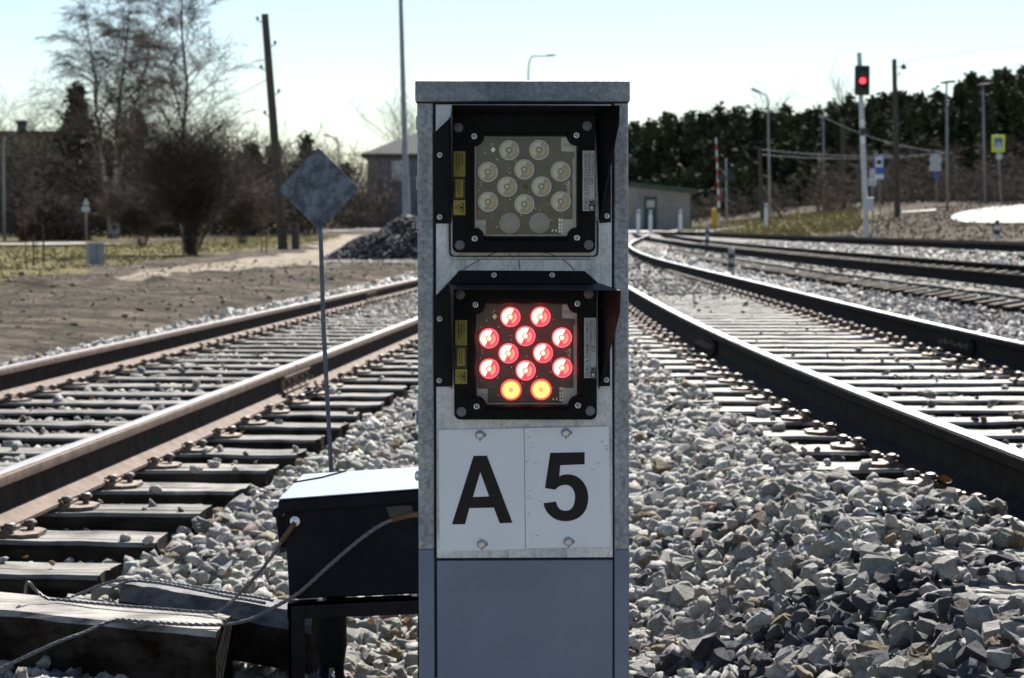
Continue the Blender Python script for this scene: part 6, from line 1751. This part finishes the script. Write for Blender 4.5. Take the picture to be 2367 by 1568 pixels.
# masses of bare undergrowth, one mass each
def thicket(name, n, xr, yr, hr, label, seed, m, rad=.016):
    r = np.random.default_rng(seed); tw = Twigs()
    for i in range(n):
        y = r.uniform(*yr); x = r.uniform(*xr) * y; z = h1(x, y); hgt = r.uniform(*hr); p = np.array([x, y, z - .1]); d = np.array([r.normal(0, .35), r.normal(0, .3), 1.0])
        for s in range(4):
            d2 = d + r.normal(0, .25, 3); d2 /= np.linalg.norm(d2); q = p + d2 * hgt / 4; tw.seg(p, q, rad * (1.2 - .25 * s), rad * (1.0 - .25 * s)); 
            for c in range(4):
                o = r.normal(0, .8, 3); o[2] = abs(o[2]) * .7 + .3; o /= np.linalg.norm(o); e = q + o * hgt * r.uniform(.10, .28); tw.seg(q, e, rad * .7, rad * .35)
                for c2 in range(1):
                    o2 = o + r.normal(0, .5, 3); o2 /= np.linalg.norm(o2); tw.seg(e - o * hgt * .05, e + o2 * hgt * .10, rad * .5, rad * .3)
            p = q
    o = tw.mesh(name, m, None); tag(o, label, 'thicket', kind='stuff'); return o
thicket('thicket', 520, (-.262, -.165), (104, 128), (2.6, 6.4), 'brown bare thicket under the trees at the left', 61, M_TWIG_DARK, .020)
thicket('thicket', 620, (-.175, -.095), (108, 140), (2.4, 6.0), 'dark bare thicket behind the round shrub', 62, M_TWIG_DARK, .022)
thicket('thicket', 320, (-.105, -.062), (150, 195), (2.5, 6.0), 'bare brown trees between the leaning pole and the house', 63, M_TWIG, .026)
thicket('undergrowth', 420, (.078, .265), (158, 182), (.7, 2.6), 'pale brown bare undergrowth at the foot of the pine wood', 64, M_TWIG, .028)
thicket('undergrowth', 260, (.15, .265), (132, 150), (1.6, 4.2), 'bare bushes behind the road signs', 65, M_TWIG, .024)
# clipped brown hedge
b = MB(); r = np.random.default_rng(66)
cs = np.stack([r.uniform(XU(48, 93), XU(205, 93), 900), r.uniform(92.6, 93.6, 900), r.uniform(0.0, .78, 900)], 1); cs[:, 2] += H(cs[:, 0], cs[:, 1])
hd = tri_mesh('hedge', [clump_tris(r, cs, 5, .07, .14)], tree_mat('brown_hedge_leaves', (.10, .06, .045), (.17, .10, .075)), None); tag(hd, 'long low clipped brown hedge beside the left road', 'hedge')
# trees on the left skyline
tl = []; r = np.random.default_rng(70)
for i in range(46):
    Y = r.uniform(215, 280); u_ = r.uniform(-60, 860); x = XU(u_, Y); tl.append(conifer_tris(r, (x, Y, h1(x, Y)), r.uniform(5.5, 9.5) * (1.0 if u_ > 560 else .8), r.uniform(1.6, 2.6), 15, .62))
o = tri_mesh('distant_wood', tl, M_SPRUCE, None); tag(o, 'distant dark wood along the left skyline', 'wood', kind='stuff')
# the pine wood on the right
SKY = np.array([(1380, 300), (1458, 288), (1500, 278), (1560, 268), (1600, 262), (1640, 262), (1672, 240), (1700, 256), (1760, 262), (1800, 250), (1850, 262), (1900, 250), (1945, 222), (2000, 236), (2060, 214), (2120, 218), (2180, 210), (2230, 175), (2260, 178), (2310, 165), (2340, 172), (2420, 150), (2600, 140)], float)
tl = []; trunks = Twigs(); r = np.random.default_rng(71)
def pine(u_, Y, vt, w, dens, size):
    x = XU(u_, Y); z = h1(x, Y); hgt = max(P(u_, vt, Y).z - z, 3.0)
    tl.append(conifer_tris(r, (x, Y, z), hgt, w, dens, size, pine=r.random() < .55))
    trunks.seg(np.array([x, Y, z - .2]), np.array([x, Y, z + hgt * .9]), hgt * .012, hgt * .004)
for i in range(104):
    u_ = 1390 + 1130 * (i + r.random()) / 104; vt = np.interp(u_, SKY[:, 0], SKY[:, 1]) + abs(r.normal(0, 24)) - 4
    pine(u_, r.uniform(196, 232), vt, r.uniform(.8, 1.6), 14, .50)
for i in range(60):
    u_ = 1390 + 1130 * (i + r.random()) / 60; vt = np.interp(u_, SKY[:, 0], SKY[:, 1]) + r.uniform(35, 110)
    pine(u_, r.uniform(184, 198), vt, r.uniform(1.2, 2.2), 15, .58)
for i in range(46):
    u_ = 1390 + 1130 * (i + r.random()) / 46; vt = np.interp(u_, SKY[:, 0], SKY[:, 1]) + r.uniform(110, 190)
    pine(u_, r.uniform(178, 190), vt, r.uniform(1.2, 2.0), 14, .55)
wood = tri_mesh('pine_wood', tl, M_NEEDLE, None); tag(wood, 'dark pine wood rising towards the right skyline', 'wood', kind='stuff')
o = trunks.mesh('wood_trunks', M_BARK, wood); o['kind'] = 'stuff'
# a few bare tops sticking out of the wood and behind the grey house
tw = Twigs()
for (u_, vt, Y) in [(1738, 258, 205), (1985, 228, 200)]:
    x = XU(u_, Y); z = h1(x, Y); hh = P(u_, vt, Y).z - z; p = np.array([x, Y, z])
    grow(tw, r, p, np.array([0, 0, 1.0]), hh * .95, .12, 0, 2, .0, (3, 2), (.30, .40), 9, .010)
for (u_, vt, Y) in [(905, 300, 200), (940, 285, 205), (975, 280, 200), (1030, 300, 205), (745, 345, 215), (830, 365, 210)]:
    x = XU(u_, Y); z = h1(x, Y); hh = P(u_, vt, Y).z - z; p = np.array([x, Y, z])
    grow(tw, r, p, np.array([0, 0, 1.0]), hh * .95, .12, 0, 2, .0, (3, 2), (.38, .45), 9, .010)
for (u_, vt, Y) in [(60, 268, 190), (15, 275, 195), (575, 345, 190), (640, 395, 200)]:
    x = XU(u_, Y); z = h1(x, Y); hh = P(u_, vt, Y).z - z; p = np.array([x, Y, z])
    grow(tw, r, p, np.array([0, 0, 1.0]), hh * .95, .12, 0, 2, .0, (3, 2), (.42, .5), 9, .010)
o = tw.mesh('bare_treetops', M_TWIG, None); tag(o, 'bare treetops showing above the woods and roofs', 'treetops', kind='stuff')
# winter grass
def grass(name, poly, n, hgt, label, seed, m):
    r = np.random.default_rng(seed); P_ = np.array(poly); x = r.uniform(P_[:, 0].min(), P_[:, 0].max(), n); y = r.uniform(P_[:, 1].min(), P_[:, 1].max(), n)
    k = inpoly(x, y, poly); x, y = x[k], y[k]; z = H(x, y)
    a = r.uniform(0, 6.28, len(x)); w = r.uniform(.03, .07, len(x)); h_ = hgt * r.uniform(.4, 1.3, len(x)); lx, ly = r.normal(0, .5, len(x)) * h_, r.normal(0, .5, len(x)) * h_
    t = np.stack([np.stack([x - np.cos(a) * w, y - np.sin(a) * w, z - .02], 1), np.stack([x + np.cos(a) * w, y + np.sin(a) * w, z - .02], 1), np.stack([x + lx, y + ly, z + h_], 1)], 1)
    o = tri_mesh(name, [t], m, None); tag(o, label, 'grass', kind='stuff')
M_GRASS = tree_mat('winter_grass', (.20, .165, .065), (.33, .28, .125), 1.5)
grass('grass', GRASS_L, 20000, .05, 'yellowish winter grass strip behind the bare earth at the left', 81, M_GRASS)
grass('grass', GRASS_R, 9000, .22, 'yellow green grass mound left of the mast signal', 82, M_GRASS)
grass('grass', [(12.5, 60), (40, 75), (40, 120), (16, 120), (11, 90)], 9000, .12, 'dry brown grass on the earth bank at the right', 83, tree_mat('dry_bank_grass', (.13, .10, .065), (.19, .15, .095), 1.5))
